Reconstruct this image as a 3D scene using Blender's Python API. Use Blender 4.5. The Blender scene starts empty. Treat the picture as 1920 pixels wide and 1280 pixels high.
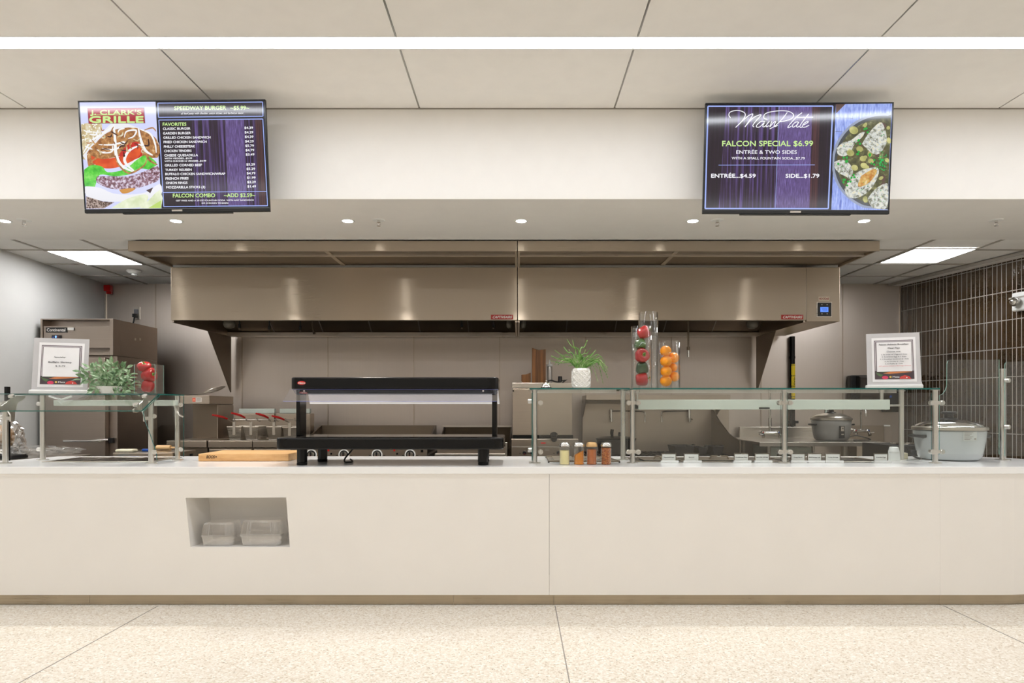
import bpy, bmesh, math, random
from mathutils import Vector, Matrix
random.seed(7)
C = bpy.context.scene.collection
SC = bpy.context.scene
PI = math.pi
# ---------------------------------------------------------------- camera, world, exposure
F, CU, CV, EYE = 1200.0, 970.0, 762.0, 1.32
cam_d = bpy.data.cameras.new('camera'); cam = bpy.data.objects.new('camera', cam_d); C.objects.link(cam)
cam.location = (0, 0, EYE); cam.rotation_euler = (PI/2, 0, 0)
cam_d.sensor_width = 36; cam_d.lens = 36*F/1920
cam_d.shift_x = (960-CU)/1920; cam_d.shift_y = (CV-640)/1920
cam_d.clip_start = .05
SC.camera = cam
SC.view_settings.view_transform = 'Standard'; SC.view_settings.look = 'None'
SC.view_settings.exposure = 0.30; SC.view_settings.gamma = 1
SC.view_settings.use_curve_mapping = False
w = bpy.data.worlds.new('world'); SC.world = w; w.use_nodes = True
w.node_tree.nodes['Background'].inputs[0].default_value = (1, .96, .9, 1)
w.node_tree.nodes['Background'].inputs[1].default_value = .3
SC.cycles.max_bounces = 10; SC.cycles.diffuse_bounces = 5; SC.cycles.glossy_bounces = 5
SC.cycles.transparent_max_bounces = 32; SC.cycles.caustics_reflective = False; SC.cycles.caustics_refractive = False
SC.cycles.use_denoising = True
SC.cycles.sample_clamp_indirect = 4
# strengths of the lamps the room has
L_LINE, L_PANEL, L_SPOT, L_REAR = 16.6, 15.0, 50.0, 16.6
W_SPOT = 9.5
WARM = (1.0, .965, .92); NEUT = (.95, .985, 1.05)

# ---------------------------------------------------------------- materials
def lin(c):
    return tuple(((v/255+.055)/1.055)**2.4 if v/255 > .04045 else v/255/12.92 for v in c)
MATS = {}
def nm(name):
    m = bpy.data.materials.new(name); m.use_nodes = True
    nt = m.node_tree; b = nt.nodes['Principled BSDF']
    MATS[name] = m
    return m, nt, b
def node(nt, t, **k):
    n = nt.nodes.new(t)
    for a, v in k.items():
        if a.startswith('i_'): n.inputs[int(a[2:])].default_value = v
        else: setattr(n, a, v)
    return n
def coords(nt, scale=(1,1,1), rot=(0,0,0), src='Object'):
    tc = node(nt, 'ShaderNodeTexCoord'); mp = node(nt, 'ShaderNodeMapping')
    mp.inputs['Scale'].default_value = scale; mp.inputs['Rotation'].default_value = rot
    nt.links.new(tc.outputs[src], mp.inputs[0]); return mp.outputs[0]
def ramp(nt, fac, stops):
    r = node(nt, 'ShaderNodeValToRGB')
    e = r.color_ramp.elements
    while len(e) < len(stops): e.new(.5)
    for k, (p, c) in enumerate(stops):
        e[k].position = p; e[k].color = (*c, 1) if len(c) == 3 else c
    nt.links.new(fac, r.inputs[0]); return r.outputs[0]
def noise(nt, vec, scale, detail=3, rough=.5):
    n = node(nt, 'ShaderNodeTexNoise'); n.inputs['Scale'].default_value = scale
    n.inputs['Detail'].default_value = detail; n.inputs['Roughness'].default_value = rough
    nt.links.new(vec, n.inputs['Vector']); return n.outputs[0]
def bump(nt, b, h, strength, dist=.002):
    n = node(nt, 'ShaderNodeBump'); n.inputs['Strength'].default_value = strength; n.inputs['Distance'].default_value = dist
    nt.links.new(h, n.inputs['Height']); nt.links.new(n.outputs[0], b.inputs['Normal'])
def plain(name, col, rough=.5, metal=0, spec=.5, var=0.03, vscale=8, emit=0, coat=0, bmp=0, bscale=200):
    """colour with a faint procedural variation, so nothing is perfectly flat"""
    m, nt, b = nm(name); c = lin(col)
    v = coords(nt)
    n = noise(nt, v, vscale)
    lo = tuple(max(0, x*(1-var)) for x in c); hi = tuple(min(1, x*(1+var)) for x in c)
    o = ramp(nt, n, [(.3, lo), (.7, hi)])
    nt.links.new(o, b.inputs['Base Color'])
    b.inputs['Roughness'].default_value = rough; b.inputs['Metallic'].default_value = metal
    b.inputs['Specular IOR Level'].default_value = spec
    if coat: b.inputs['Coat Weight'].default_value = coat; b.inputs['Coat Roughness'].default_value = .05
    if emit:
        b.inputs['Emission Color'].default_value = (*c, 1); b.inputs['Emission Strength'].default_value = emit
    if bmp: bump(nt, b, noise(nt, v, bscale), bmp)
    return m
def steel(name, col, rough=.3, aniso=.0, tang=(1,0,0), brush=(2, 2, 220), amp=.07, sm=3, flat=False):
    m, nt, b = nm(name); c = lin(col)
    v = coords(nt, brush); n = noise(nt, v, 1.0, 4)
    v2 = coords(nt); n2 = noise(nt, v2, sm, 3)
    mx = node(nt, 'ShaderNodeMath', operation='ADD'); nt.links.new(n, mx.inputs[0]); nt.links.new(n2, mx.inputs[1])
    hf = node(nt, 'ShaderNodeMath', operation='MULTIPLY'); nt.links.new(mx.outputs[0], hf.inputs[0]); hf.inputs[1].default_value = .5
    o = ramp(nt, hf.outputs[0], [(.3, tuple(x*(1-amp) for x in c)), (.7, tuple(min(1, x*(1+amp)) for x in c))])
    nt.links.new(o, b.inputs['Base Color'])
    r = node(nt, 'ShaderNodeMapRange'); r.inputs['From Min'].default_value = .3; r.inputs['From Max'].default_value = .7
    r.inputs['To Min'].default_value = rough*(.97 if flat else .85); r.inputs['To Max'].default_value = rough*(1.03 if flat else 1.15)
    nt.links.new(hf.outputs[0], r.inputs[0]); nt.links.new(r.outputs[0], b.inputs['Roughness'])
    b.inputs['Metallic'].default_value = 1
    if aniso:
        b.inputs['Anisotropic'].default_value = aniso
        t = node(nt, 'ShaderNodeCombineXYZ', i_0=tang[0], i_1=tang[1], i_2=tang[2])
        nt.links.new(t.outputs[0], b.inputs['Tangent'])
    if not flat: bump(nt, b, n, .02, .0004)
    return m
def glassy(name, tint=(.95,.975,.965), base=.05, power=5, rough=.0, gl=1.0):
    m, nt, b = nm(name); nt.nodes.remove(b); out = nt.nodes['Material Output']
    lw = node(nt, 'ShaderNodeLayerWeight', i_0=.5)
    p = node(nt, 'ShaderNodeMath', operation='POWER'); p.inputs[1].default_value = power
    nt.links.new(lw.outputs['Facing'], p.inputs[0])
    mr = node(nt, 'ShaderNodeMapRange'); mr.inputs['To Min'].default_value = base; mr.inputs['To Max'].default_value = .95
    nt.links.new(p.outputs[0], mr.inputs[0])
    t = node(nt, 'ShaderNodeBsdfTransparent'); t.inputs[0].default_value = (*tint, 1)
    g = node(nt, 'ShaderNodeBsdfGlossy'); g.inputs[0].default_value = (gl, gl, gl, 1); g.inputs['Roughness'].default_value = rough
    mx = node(nt, 'ShaderNodeMixShader')
    nt.links.new(mr.outputs[0], mx.inputs[0]); nt.links.new(t.outputs[0], mx.inputs[1]); nt.links.new(g.outputs[0], mx.inputs[2])
    nt.links.new(mx.outputs[0], out.inputs[0]); return m
def haze(name):
    m, nt, b = nm(name); nt.nodes.remove(b); out = nt.nodes['Material Output']
    t = node(nt, 'ShaderNodeBsdfTransparent'); d = node(nt, 'ShaderNodeBsdfDiffuse'); r = node(nt, 'ShaderNodeBsdfTranslucent')
    d.inputs[0].default_value = (.85,.85,.87,1); r.inputs[0].default_value = (.85,.85,.87,1)
    a = node(nt, 'ShaderNodeMixShader', i_0=.5); nt.links.new(d.outputs[0], a.inputs[1]); nt.links.new(r.outputs[0], a.inputs[2])
    c = node(nt, 'ShaderNodeMixShader', i_0=.45); nt.links.new(t.outputs[0], c.inputs[1]); nt.links.new(a.outputs[0], c.inputs[2])
    nt.links.new(c.outputs[0], out.inputs[0]); return m
def emis(name, col, s, tex=None):
    m, nt, b = nm(name)
    b.inputs['Base Color'].default_value = (.02,.02,.02,1)
    b.inputs['Emission Color'].default_value = (*col, 1); b.inputs['Emission Strength'].default_value = s
    return m

m_wall = plain('white wall paint', (234,232,228), .6, bmp=.05, bscale=300, var=.01)
m_ceil = plain('ceiling panel white', (244,241,236), .7, bmp=.08, bscale=500, var=.015)
m_soff = plain('soffit paint', (240,237,232), .6, var=.01)
m_kwall = plain('left kitchen wall board', (212,210,206), .4, var=.01)
m_gap = plain('panel joint grey', (150,143,134), .6)
m_dark = plain('joint shadow dark', (50,46,42), .7)
m_tbar = plain('grid bar grey', (170,164,155), .5)
m_act = plain('acoustic tile', (248,246,242), .85, bmp=.25, bscale=150, var=.02)
m_corian = plain('counter front solid surface', (240,236,230), .38, var=.012, vscale=3)
m_top = plain('white countertop', (248,248,247), .16, var=.008, coat=.1)
m_steel = steel('brushed steel', (186,174,160), .32)
m_hood = steel('hood brushed steel', (182,170,154), .28, 1.0, (0,.5,1), (6, 6, 700), .012, .8, True)
m_wallst = steel('wall steel sheet', (202,192,183), .42, 0, brush=(160, 2, 2), amp=.04, sm=1.5)
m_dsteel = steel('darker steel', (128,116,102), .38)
m_fridge = steel('refrigerator steel', (165,153,143), .36)
m_kick = steel('toe kick steel', (176,163,143), .3, brush=(2,2,300), amp=.12, sm=5)
m_lsteel = steel('light steel', (205,198,188), .3)
m_chrome = plain('chrome', (225,224,222), .08, 1)
m_alu = steel('satin aluminium', (214,212,206), .3, brush=(200,200,4))
m_black = plain('black enamel', (9,8,8), .25, spec=.35)
m_blackm = plain('matt black', (12,11,10), .45, spec=.25)
m_iron = plain('black iron', (30,28,27), .55)
m_blackp = plain('black plastic', (26,26,27), .35)
m_white = plain('white plastic', (235,235,232), .35)
m_ceram = plain('white ceramic', (238,236,230), .22, coat=.3)
m_glass = glassy('clear guard glass', (.972,.986,.98), .045)
m_glass2 = glassy('slanted guard glass', (.972,.986,.98), .04, 5, .0)
m_gedge = plain('green glass edge', (16,92,86), .1, spec=.8)
m_gedge2 = plain('pale glass edge', (150,190,180), .1, spec=.8)
m_vase = glassy('vase glass', (.985,.99,.99), .02, 2.2)
m_plas = glassy('clear plastic ribbed', (.96,.95,.94), .26, 1.6, .15)
m_acryl = glassy('clear acrylic', (.93,.93,.97), .10, 3.0, .02)
m_haze = haze('hazy acrylic')
m_wrap = glassy('crumpled clear film', (.93,.93,.93), .25, 1.2, .05)
m_lampw = plain('lamp housing pale', (216,224,214), .3)
m_red = plain('red plastic', (190,28,26), .3)
m_line = emis('linear light lens', NEUT, L_LINE)
m_rear = emis('linear light lens behind', NEUT, L_REAR)
m_panel = emis('light panel lens', (.97,.98,1), L_PANEL)
m_spot = emis('downlight lens', (1,.97,.92), L_SPOT)
m_bulb = plain('hood lamp globe', (120,113,102), .2)
m_cord = plain('black rubber cord', (20,20,20), .5)
m_blue = plain('blue plastic', (30,80,170), .35)
m_cyan = plain('light blue plastic', (60,150,200), .35)
m_cream = plain('cream plastic', (232,224,196), .4)
def maple():
    m, nt, b = nm('maple wood')
    v = coords(nt, (2.2, 14, 14)); n = noise(nt, v, 1.6, 5, .6)
    o = ramp(nt, n, [(.25, lin((196,142,84))), (.5, lin((226,180,122))), (.75, lin((238,200,148)))])
    wv = node(nt, 'ShaderNodeTexWave', wave_type='BANDS', bands_direction='Y'); wv.inputs['Scale'].default_value = 3.5
    wv.inputs['Distortion'].default_value = 1.2; wv.inputs['Detail'].default_value = 2
    nt.links.new(coords(nt, (.6, 3, 6)), wv.inputs[0])
    mx = node(nt, 'ShaderNodeMixRGB', blend_type='MULTIPLY'); mx.inputs[0].default_value = .35
    nt.links.new(o, mx.inputs[1]); nt.links.new(ramp(nt, wv.outputs[0], [(.0, (.75,.62,.45)), (.5, (1,1,1))]), mx.inputs[2])
    nt.links.new(mx.outputs[0], b.inputs['Base Color']); b.inputs['Roughness'].default_value = .45
    return m
m_maple = maple()
def bamboo():
    m, nt, b = nm('dark bamboo')
    v = coords(nt, (40, 40, 1.5)); n = noise(nt, v, 1.2, 3)
    nt.links.new(ramp(nt, n, [(.3, lin((92,54,20))), (.7, lin((150,98,48)))]), b.inputs['Base Color'])
    b.inputs['Roughness'].default_value = .4; return m
m_bamboo = bamboo()
def terrazzo():
    m, nt, b = nm('cream terrazzo')
    v = coords(nt)
    def vor(s):
        n = node(nt, 'ShaderNodeTexVoronoi'); n.inputs['Scale'].default_value = s; nt.links.new(v, n.inputs['Vector']); return n
    a = vor(110); s1 = node(nt, 'ShaderNodeSeparateColor'); nt.links.new(a.outputs['Color'], s1.inputs[0])
    base = ramp(nt, s1.outputs[0], [(0, lin((196,180,156))), (.12, lin((218,206,187))), (.45, lin((230,221,206))), (.8, lin((236,229,216))), (1, lin((247,243,235)))])
    d = vor(60); s2 = node(nt, 'ShaderNodeSeparateColor'); nt.links.new(d.outputs['Color'], s2.inputs[0])
    c1 = node(nt, 'ShaderNodeMath', operation='LESS_THAN'); c1.inputs[1].default_value = .22; nt.links.new(d.outputs['Distance'], c1.inputs[0])
    c2 = node(nt, 'ShaderNodeMath', operation='LESS_THAN'); c2.inputs[1].default_value = .07; nt.links.new(s2.outputs[1], c2.inputs[0])
    c3 = node(nt, 'ShaderNodeMath', operation='MULTIPLY'); nt.links.new(c1.outputs[0], c3.inputs[0]); nt.links.new(c2.outputs[0], c3.inputs[1])
    mx = node(nt, 'ShaderNodeMixRGB'); nt.links.new(c3.outputs[0], mx.inputs[0]); nt.links.new(base, mx.inputs[1])
    nt.links.new(ramp(nt, s2.outputs[2], [(0, lin((120,100,80))), (.5, lin((170,140,100))), (1, lin((150,140,130)))]), mx.inputs[2])
    nt.links.new(mx.outputs[0], b.inputs['Base Color']); b.inputs['Roughness'].default_value = .3
    return m
m_floor = terrazzo()
def tile():
    m, nt, b = nm('glazed brown tile')
    v = coords(nt, (1,1,1)); n = noise(nt, v, 3.0, 4)
    o = ramp(nt, n, [(.3, lin((44,34,24))), (.55, lin((70,54,36))), (.8, lin((84,72,62)))])
    nt.links.new(o, b.inputs['Base Color']); b.inputs['Roughness'].default_value = .07
    b.inputs['Specular IOR Level'].default_value = .9; b.inputs['Coat Weight'].default_value = .6
    bump(nt, b, noise(nt, v, 22, 2), .8, .006)
    return m
m_tile = tile()
m_grout = plain('grey grout', (176,172,166), .7)

# ---------------------------------------------------------------- helpers
def PX(u, Y): return (u-CU)*Y/F
def PZ(v, Y): return EYE-(v-CV)*Y/F
def P(u, v, Y): return Vector((PX(u, Y), Y, PZ(v, Y)))
def wloc(o):
    l = Vector((0,0,0))
    while o is not None: l += Vector(o.location); o = o.parent
    return l
class MB:
    """collects shapes (in world metres) and links them as ONE mesh object"""
    def __init__(s): s.bm = bmesh.new()
    def _new(s, vs, mi):
        fs = set()
        for v in vs:
            for f in v.link_faces: fs.add(f)
        for f in fs: f.material_index = mi
        return vs
    def box(s, x0, x1, y0, y1, z0, z1, mi=0, bev=0, seg=2):
        r = bmesh.ops.create_cube(s.bm, size=1)
        vs = r['verts']
        for v in vs: v.co = Vector(((x0+x1)/2+v.co.x*(x1-x0), (y0+y1)/2+v.co.y*(y1-y0), (z0+z1)/2+v.co.z*(z1-z0)))
        s._new(vs, mi)
        if bev:
            es = {e for v in vs for e in v.link_edges}
            r = bmesh.ops.bevel(s.bm, geom=list(es), offset=bev, segments=seg, affect='EDGES', profile=.5)
            for f in r['faces']: f.material_index = mi
        return vs
    def cyl(s, p0, p1, r0, r1=None, n=20, mi=0, caps=True):
        if r1 is None: r1 = r0
        p0 = Vector(p0); p1 = Vector(p1); d = p1-p0; L = d.length
        if L < 1e-6: return
        q = Vector((0,0,1)).rotation_difference(d/L).to_matrix().to_4x4()
        r = bmesh.ops.create_cone(s.bm, cap_ends=caps, segments=n, radius1=r0, radius2=r1, depth=L, matrix=Matrix.Translation((p0+p1)/2) @ q)
        s._new(r['verts'], mi); return r['verts']
    def sph(s, c, r, sc=(1,1,1), n=16, mi=0):
        m = Matrix.Translation(Vector(c)) @ Matrix.Diagonal((*sc, 1))
        r = bmesh.ops.create_uvsphere(s.bm, u_segments=n, v_segments=max(6, n//2+2), radius=r, matrix=m)
        s._new(r['verts'], mi)
    def lathe(s, prof, c, n=32, mi=0, fr=None, axis=None, caps=True):
        """prof: (radius, height) points; fr(theta, k) scales the radius"""
        c = Vector(c); rings = []
        R = Vector((0,0,1)).rotation_difference(Vector(axis)).to_matrix() if axis else Matrix.Identity(3)
        for k, (r, z) in enumerate(prof):
            ring = []
            for i in range(n):
                t = 2*PI*i/n; rr = r*(fr(t, k) if fr else 1)
                ring.append(s.bm.verts.new(c + R @ Vector((rr*math.cos(t), rr*math.sin(t), z))))
            rings.append(ring)
        for a, b in zip(rings, rings[1:]):
            for i in range(n):
                f = s.bm.faces.new((a[i], a[(i+1) % n], b[(i+1) % n], b[i])); f.material_index = mi
        if caps and prof[0][0] > 1e-5: f = s.bm.faces.new(rings[0][::-1]); f.material_index = mi
        if caps and prof[-1][0] > 1e-5: f = s.bm.faces.new(rings[-1]); f.material_index = mi
    def tube(s, pts, r, n=8, mi=0, closed=False):
        pts = [Vector(p) for p in pts]; rings = []; N = len(pts)
        up = None
        for k, p in enumerate(pts):
            if closed: d = pts[(k+1) % N]-pts[k-1]
            else: d = pts[min(k+1, N-1)]-pts[max(k-1, 0)]
            d = d.normalized() if d.length > 1e-9 else Vector((0,0,1))
            if up is None: up = Vector((0,0,1)) if abs(d.z) < .9 else Vector((1,0,0))
            a = d.cross(up)
            if a.length < 1e-4: a = d.cross(Vector((0,1,.1)))
            a.normalize(); b = d.cross(a).normalized(); up = -b if False else up
            rr = r[k] if isinstance(r, (list, tuple)) else r
            rings.append([s.bm.verts.new(p+rr*(math.cos(2*PI*i/n)*a+math.sin(2*PI*i/n)*b)) for i in range(n)])
        prs = list(zip(rings, rings[1:]))
        if closed: prs.append((rings[-1], rings[0]))
        for A, B in prs:
            for i in range(n):
                f = s.bm.faces.new((A[i], A[(i+1) % n], B[(i+1) % n], B[i])); f.material_index = mi
        if not closed:
            for rg in (rings[0][::-1], rings[-1]):
                f = s.bm.faces.new(rg); f.material_index = mi
    def quad(s, pts, mi=0):
        f = s.bm.faces.new([s.bm.verts.new(Vector(p)) for p in pts]); f.material_index = mi; return f
    def prism(s, pts, ext, mi=0, me=None):
        """polygon pts extruded along ext; me = material of the rim faces"""
        ext = Vector(ext); a = [s.bm.verts.new(Vector(p)) for p in pts]; b = [s.bm.verts.new(Vector(p)+ext) for p in pts]
        f = s.bm.faces.new(a[::-1]); f.material_index = mi
        f = s.bm.faces.new(b); f.material_index = mi
        n = len(a)
        for i in range(n):
            f = s.bm.faces.new((a[i], a[(i+1) % n], b[(i+1) % n], b[i])); f.material_index = mi if me is None else me
    def obj(s, name, mats, parent=None, smooth=False, bevel=0, auto=True, local=False, bseg=2):
        bmesh.ops.recalc_face_normals(s.bm, faces=s.bm.faces)
        if parent is not None and not local:
            l = wloc(parent)
            for v in s.bm.verts: v.co -= l
        me = bpy.data.meshes.new(name); s.bm.to_mesh(me); s.bm.free()
        if not isinstance(mats, (list, tuple)): mats = [mats]
        for m in mats: me.materials.append(m)
        if smooth:
            me.polygons.foreach_set('use_smooth', [True]*len(me.polygons))
            try: me.set_sharp_from_angle(angle=math.radians(40))
            except Exception: pass
        o = bpy.data.objects.new(name, me); C.objects.link(o)
        if parent is not None: o.parent = parent
        if bevel:
            md = o.modifiers.new('bevel', 'BEVEL'); md.width = bevel; md.segments = bseg; md.limit_method = 'ANGLE'
        return o
def thing(name, label, cat, loc=(0,0,0), group=None, rot=(0,0,0)):
    o = bpy.data.objects.new(name, None); C.objects.link(o); o.location = loc; o.rotation_euler = rot
    o.empty_display_size = .05
    o['label'] = label; o['category'] = cat
    if group: o['group'] = group
    return o
def tag(o, label, cat, group=None, kind=None):
    o['label'] = label; o['category'] = cat
    if group: o['group'] = group
    if kind: o['kind'] = kind
    return o
def struct(o): o['kind'] = 'structure'; return o
def dup(root, loc, label, rot=None, group=None):
    r = root.copy(); C.objects.link(r); r.location = loc
    if rot: r.rotation_euler = rot
    r['label'] = label
    if group: r['group'] = group
    def kids(a, b):
        for ch in list(a.children):
            if ch.parent is not a: continue
            c = ch.copy(); C.objects.link(c); c.parent = b; kids(ch, c)
    kids(root, r)
    return r
def smoothpts(p, k=6):
    p = [Vector(q) for q in p]; o = []
    for i in range(len(p)-1):
        a, b, c, d = p[max(i-1,0)], p[i], p[i+1], p[min(i+2,len(p)-1)]
        for j in range(k):
            t = j/k
            o.append(.5*((2*b)+(-a+c)*t+(2*a-5*b+4*c-d)*t*t+(-a+3*b-3*c+d)*t**3))
    o.append(p[-1]); return o
_tc = {}
def text_geo(txt, bold=0.0):
    """(verts, faces) of a line of lettering, flat, unit size"""
    key = (txt, bold)
    if key in _tc: return _tc[key]
    cu = bpy.data.curves.new('t', 'FONT'); cu.body = txt; cu.resolution_u = 3; cu.offset = bold
    o = bpy.data.objects.new('t', cu); C.objects.link(o)
    dg = bpy.context.evaluated_depsgraph_get(); dg.update()
    me = bpy.data.meshes.new_from_object(o.evaluated_get(dg))
    vs = [(v.co.x, v.co.y) for v in me.vertices]; fs = [tuple(p.vertices) for p in me.polygons]
    bpy.data.objects.remove(o); bpy.data.curves.remove(cu); bpy.data.meshes.remove(me)
    _tc[key] = (vs, fs); return vs, fs
class Canvas:
    """flat artwork made as geometry: coordinates (x, y down) go through fn(x, y, layer) to a point"""
    def __init__(s, fn): s.fn = fn; s.mb = MB(); s.mats = []; s.layer = 0
    def mi(s, m):
        if m not in s.mats: s.mats.append(m)
        return s.mats.index(m)
    def face(s, pts, m):
        s.layer += 1
        f = s.mb.bm.faces.new([s.mb.bm.verts.new(s.fn(x, y, s.layer)) for x, y in pts]); f.material_index = s.mi(m)
    def poly(s, pts, m, k=0):
        if k:
            q = [Vector((x, y, 0)) for x, y in pts]; q.append(q[0]); q = smoothpts(q, k)[:-1]; pts = [(a.x, a.y) for a in q]
        s.face(pts, m)
        bmesh.ops.triangulate(s.mb.bm, faces=[s.mb.bm.faces[-1] if False else list(s.mb.bm.faces)[-1]])
    def rect(s, x0, y0, x1, y1, m): s.face([(x0,y0),(x1,y0),(x1,y1),(x0,y1)], m)
    def ell(s, cx, cy, rx, ry, m, a=0, n=20):
        ca, sa = math.cos(a), math.sin(a)
        s.face([(cx+rx*math.cos(2*PI*i/n)*ca-ry*math.sin(2*PI*i/n)*sa, cy+rx*math.cos(2*PI*i/n)*sa+ry*math.sin(2*PI*i/n)*ca) for i in range(n)], m)
    def stroke(s, pts, wd, m, k=5, taper=False):
        s.layer += 1
        q = smoothpts([Vector((x, y, 0)) for x, y in pts], k) if k else [Vector((x, y, 0)) for x, y in pts]
        L, R = [], []
        for i, p in enumerate(q):
            d = q[min(i+1, len(q)-1)]-q[max(i-1, 0)]
            d = d.normalized() if d.length else Vector((1,0,0)); n = Vector((-d.y, d.x, 0))
            ww = wd/2*(math.sin(PI*(i+.6)/(len(q)+.2))**.5 if taper else 1)
            L.append(s.mb.bm.verts.new(s.fn(p.x+n.x*ww, p.y+n.y*ww, s.layer))); R.append(s.mb.bm.verts.new(s.fn(p.x-n.x*ww, p.y-n.y*ww, s.layer)))
        for i in range(len(q)-1):
            f = s.mb.bm.faces.new((L[i], L[i+1], R[i+1], R[i])); f.material_index = s.mi(m)
    def frame(s, pts, wd, m):
        for a, b in zip(pts, pts[1:]+pts[:1]): s.stroke([a, b], wd, m, 0)
    def text(s, txt, x0, x1, ytop, ybase, m, bold=.02, skew=0, slope=0):
        """fit the line between x0 and x1, letters ytop..ybase; slope = rise of y over the line"""
        vs, fs = text_geo(txt, 0)
        if not vs: return
        if bold:                                    # heavier strokes: the line laid down again, shifted by a hair
            h = abs(ybase-ytop); q = bold*h*1.25; r_ = q*(1 if ybase > ytop else -1)
            kx = 1.0
            p0, p1 = s.fn(x0, ybase, 0), s.fn(x1, ybase, 0); v0, v1 = s.fn(x0, ybase, 0), s.fn(x0, ytop, 0)
            lx, ly = (p1-p0).length/max(1e-9, abs(x1-x0)), (v1-v0).length/max(1e-9, h); qx = q*ly/max(1e-9, lx)
            for dx, dy in ((-qx, 0), (qx, 0), (0, -r_), (0, r_)): s.text(txt, x0+dx, x1+dx, ytop+dy, ybase+dy, m, 0, skew, slope)
        s.layer += 1
        a = min(v[0] for v in vs); b = max(v[0] for v in vs)
        cap = .73
        out = []
        for x, y in vs:
            fx = (x-a)/(b-a); fy = y/cap
            out.append(s.mb.bm.verts.new(s.fn(x0+(x1-x0)*fx+skew*fy, ybase-(ybase-ytop)*fy+slope*fx, s.layer)))
        for f in fs:
            try: q = s.mb.bm.faces.new([out[i] for i in f]); q.material_index = s.mi(m)
            except ValueError: pass
    def obj(s, name, parent, local=True):
        me = bpy.data.meshes.new(name)
        if parent is not None and not local:
            l = wloc(parent)
            for v in s.mb.bm.verts: v.co -= l
        s.mb.bm.to_mesh(me); s.mb.bm.free()
        for m in s.mats: me.materials.append(m)
        o = bpy.data.objects.new(name, me); C.objects.link(o); o.parent = parent
        return o
# ================================================================ ROOM
CZ, SZ, KZ = 3.426, 2.785, 2.797            # front ceiling, soffit underside, kitchen ceiling
YS0, YS1, YB = 4.52, 5.62, 7.74             # soffit front, soffit back, back wall
YR = -5.0                                   # rear wall behind the viewer
mb = MB(); mb.box(-8.2, 8.2, YR-.2, YB+.2, -.1, 0); struct(mb.obj('floor', m_floor))
for k, x in enumerate((-5.0, -2.38, .25, 2.825, 5.45)):
    mb = MB(); mb.box(x-.003, x+.003, YR, 4.24, 0, .0012); struct(mb.obj('trim_%d' % (k+1), m_gap))
# front ceiling: large panels with slots, the linear light slot between them
mb = MB()
xs = [-8.2, -6.2, -4.84, -3.47, -2.105, -.692, .686, 2.075, 3.40, 4.78, 6.2, 8.2]
ys = [(-5.2, -2.1), (-1.98, .5), (.62, 3.645), (3.779, 4.516)]
for y0, y1 in ys:
    for a, b in zip(xs, xs[1:]):
        mb.box(a+.005, b-.005, y0, y1, CZ, CZ+.02)
struct(mb.obj('ceiling', m_ceil, bevel=.002))
mb = MB(); mb.box(-8.2, 8.2, -5.2, 4.52, CZ+.09, CZ+.13)
for x in xs[1:-1]:
    mb.box(x-.0015, x+.0015, -5.2, 4.505, CZ+.002, CZ+.02, 1)
mb.box(-8.2, 8.2, -5.2, 4.52, CZ+.021, CZ+.024, 2)
bmesh.ops.delete(mb.bm, geom=[f for f in mb.bm.faces if f.material_index == 2], context='FACES')
for x in xs[1:-1]: mb.box(x-.005, x+.005, -5.2, 4.505, CZ+.012, CZ+.02, 3)
struct(mb.obj('trim_6', [m_ceil, m_alu, m_ceil, m_gap]))
# soffit over the counter
mb = MB(); mb.box(-8.2, 8.2, YS0, YS1, SZ, CZ+.12); struct(mb.obj('wall_soffit', m_soff))
mb = MB(); mb.box(-8.2, 8.2, YS0-.006, YS0, CZ-.008, CZ+.004); struct(mb.obj('trim_7', m_gap))
# kitchen ceiling: lay-in tiles on a grid
mb = MB(); mb.box(-5.4, 5.6, YS1, YB, KZ+.008, KZ+.05); struct(mb.obj('ceiling_kitchen', m_act))
mb = MB()
for x in (-4.48, -3.87, 3.70, 4.31, 4.92): mb.box(x-.01, x+.01, YS1, YB, KZ-.001, KZ+.010)
for y in (6.05, 6.66, 7.27):
    mb.box(-5.0, -3.3, y-.01, y+.01, KZ-.001, KZ+.010); mb.box(3.1, 5.0, y-.01, y+.01, KZ-.001, KZ+.010)
struct(mb.obj('trim_8', m_tbar))
# walls
mb = MB(); mb.box(-5.4, 5.6, YB, YB+.1, 0, KZ+.05)
for sx in (-4.99+.0, ):
    mb.box(sx, sx+.02, YB-.012, YB, 0, KZ, 1)
struct(mb.obj('wall_back', [m_wallst, m_lsteel]))
mb = MB()
for u in (292, 454, 615, 776, 937, 1098, 1259, 1427, 1580, 1687):
    x = PX(u, YB); mb.box(x-.006, x+.006, YB-.007, YB, 0, KZ)
struct(mb.obj('trim_9', m_steel))
mb = MB(); mb.prism([(-4.99, YB, 0), (-4.765, 4.62, 0), (-5.1, 4.62, 0), (-5.3, YB, 0)], (0, 0, KZ+.05)); struct(mb.obj('wall_left', m_kwall))
mb = MB(); mb.box(-8.2, -4.77, 4.5, 4.62, 0, CZ+.1); struct(mb.obj('wall_front_left', m_wall))
mb = MB(); mb.box(5.28, 8.2, 4.5, 4.62, 0, CZ+.1); struct(mb.obj('wall_front_right', m_wall))
mb = MB(); mb.box(-8.3, -8.2, YR-.2, 4.6, 0, CZ+.1); struct(mb.obj('wall_side_left', m_wall))
mb = MB(); mb.box(8.2, 8.3, YR-.2, 4.6, 0, CZ+.1); struct(mb.obj('wall_side_right', m_wall))
mb = MB(); mb.box(-8.3, 8.3, YR-.2, YR, 0, CZ+.1); struct(mb.obj('wall_rear', plain('rear wall paint', (222,214,202), .6)))
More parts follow.
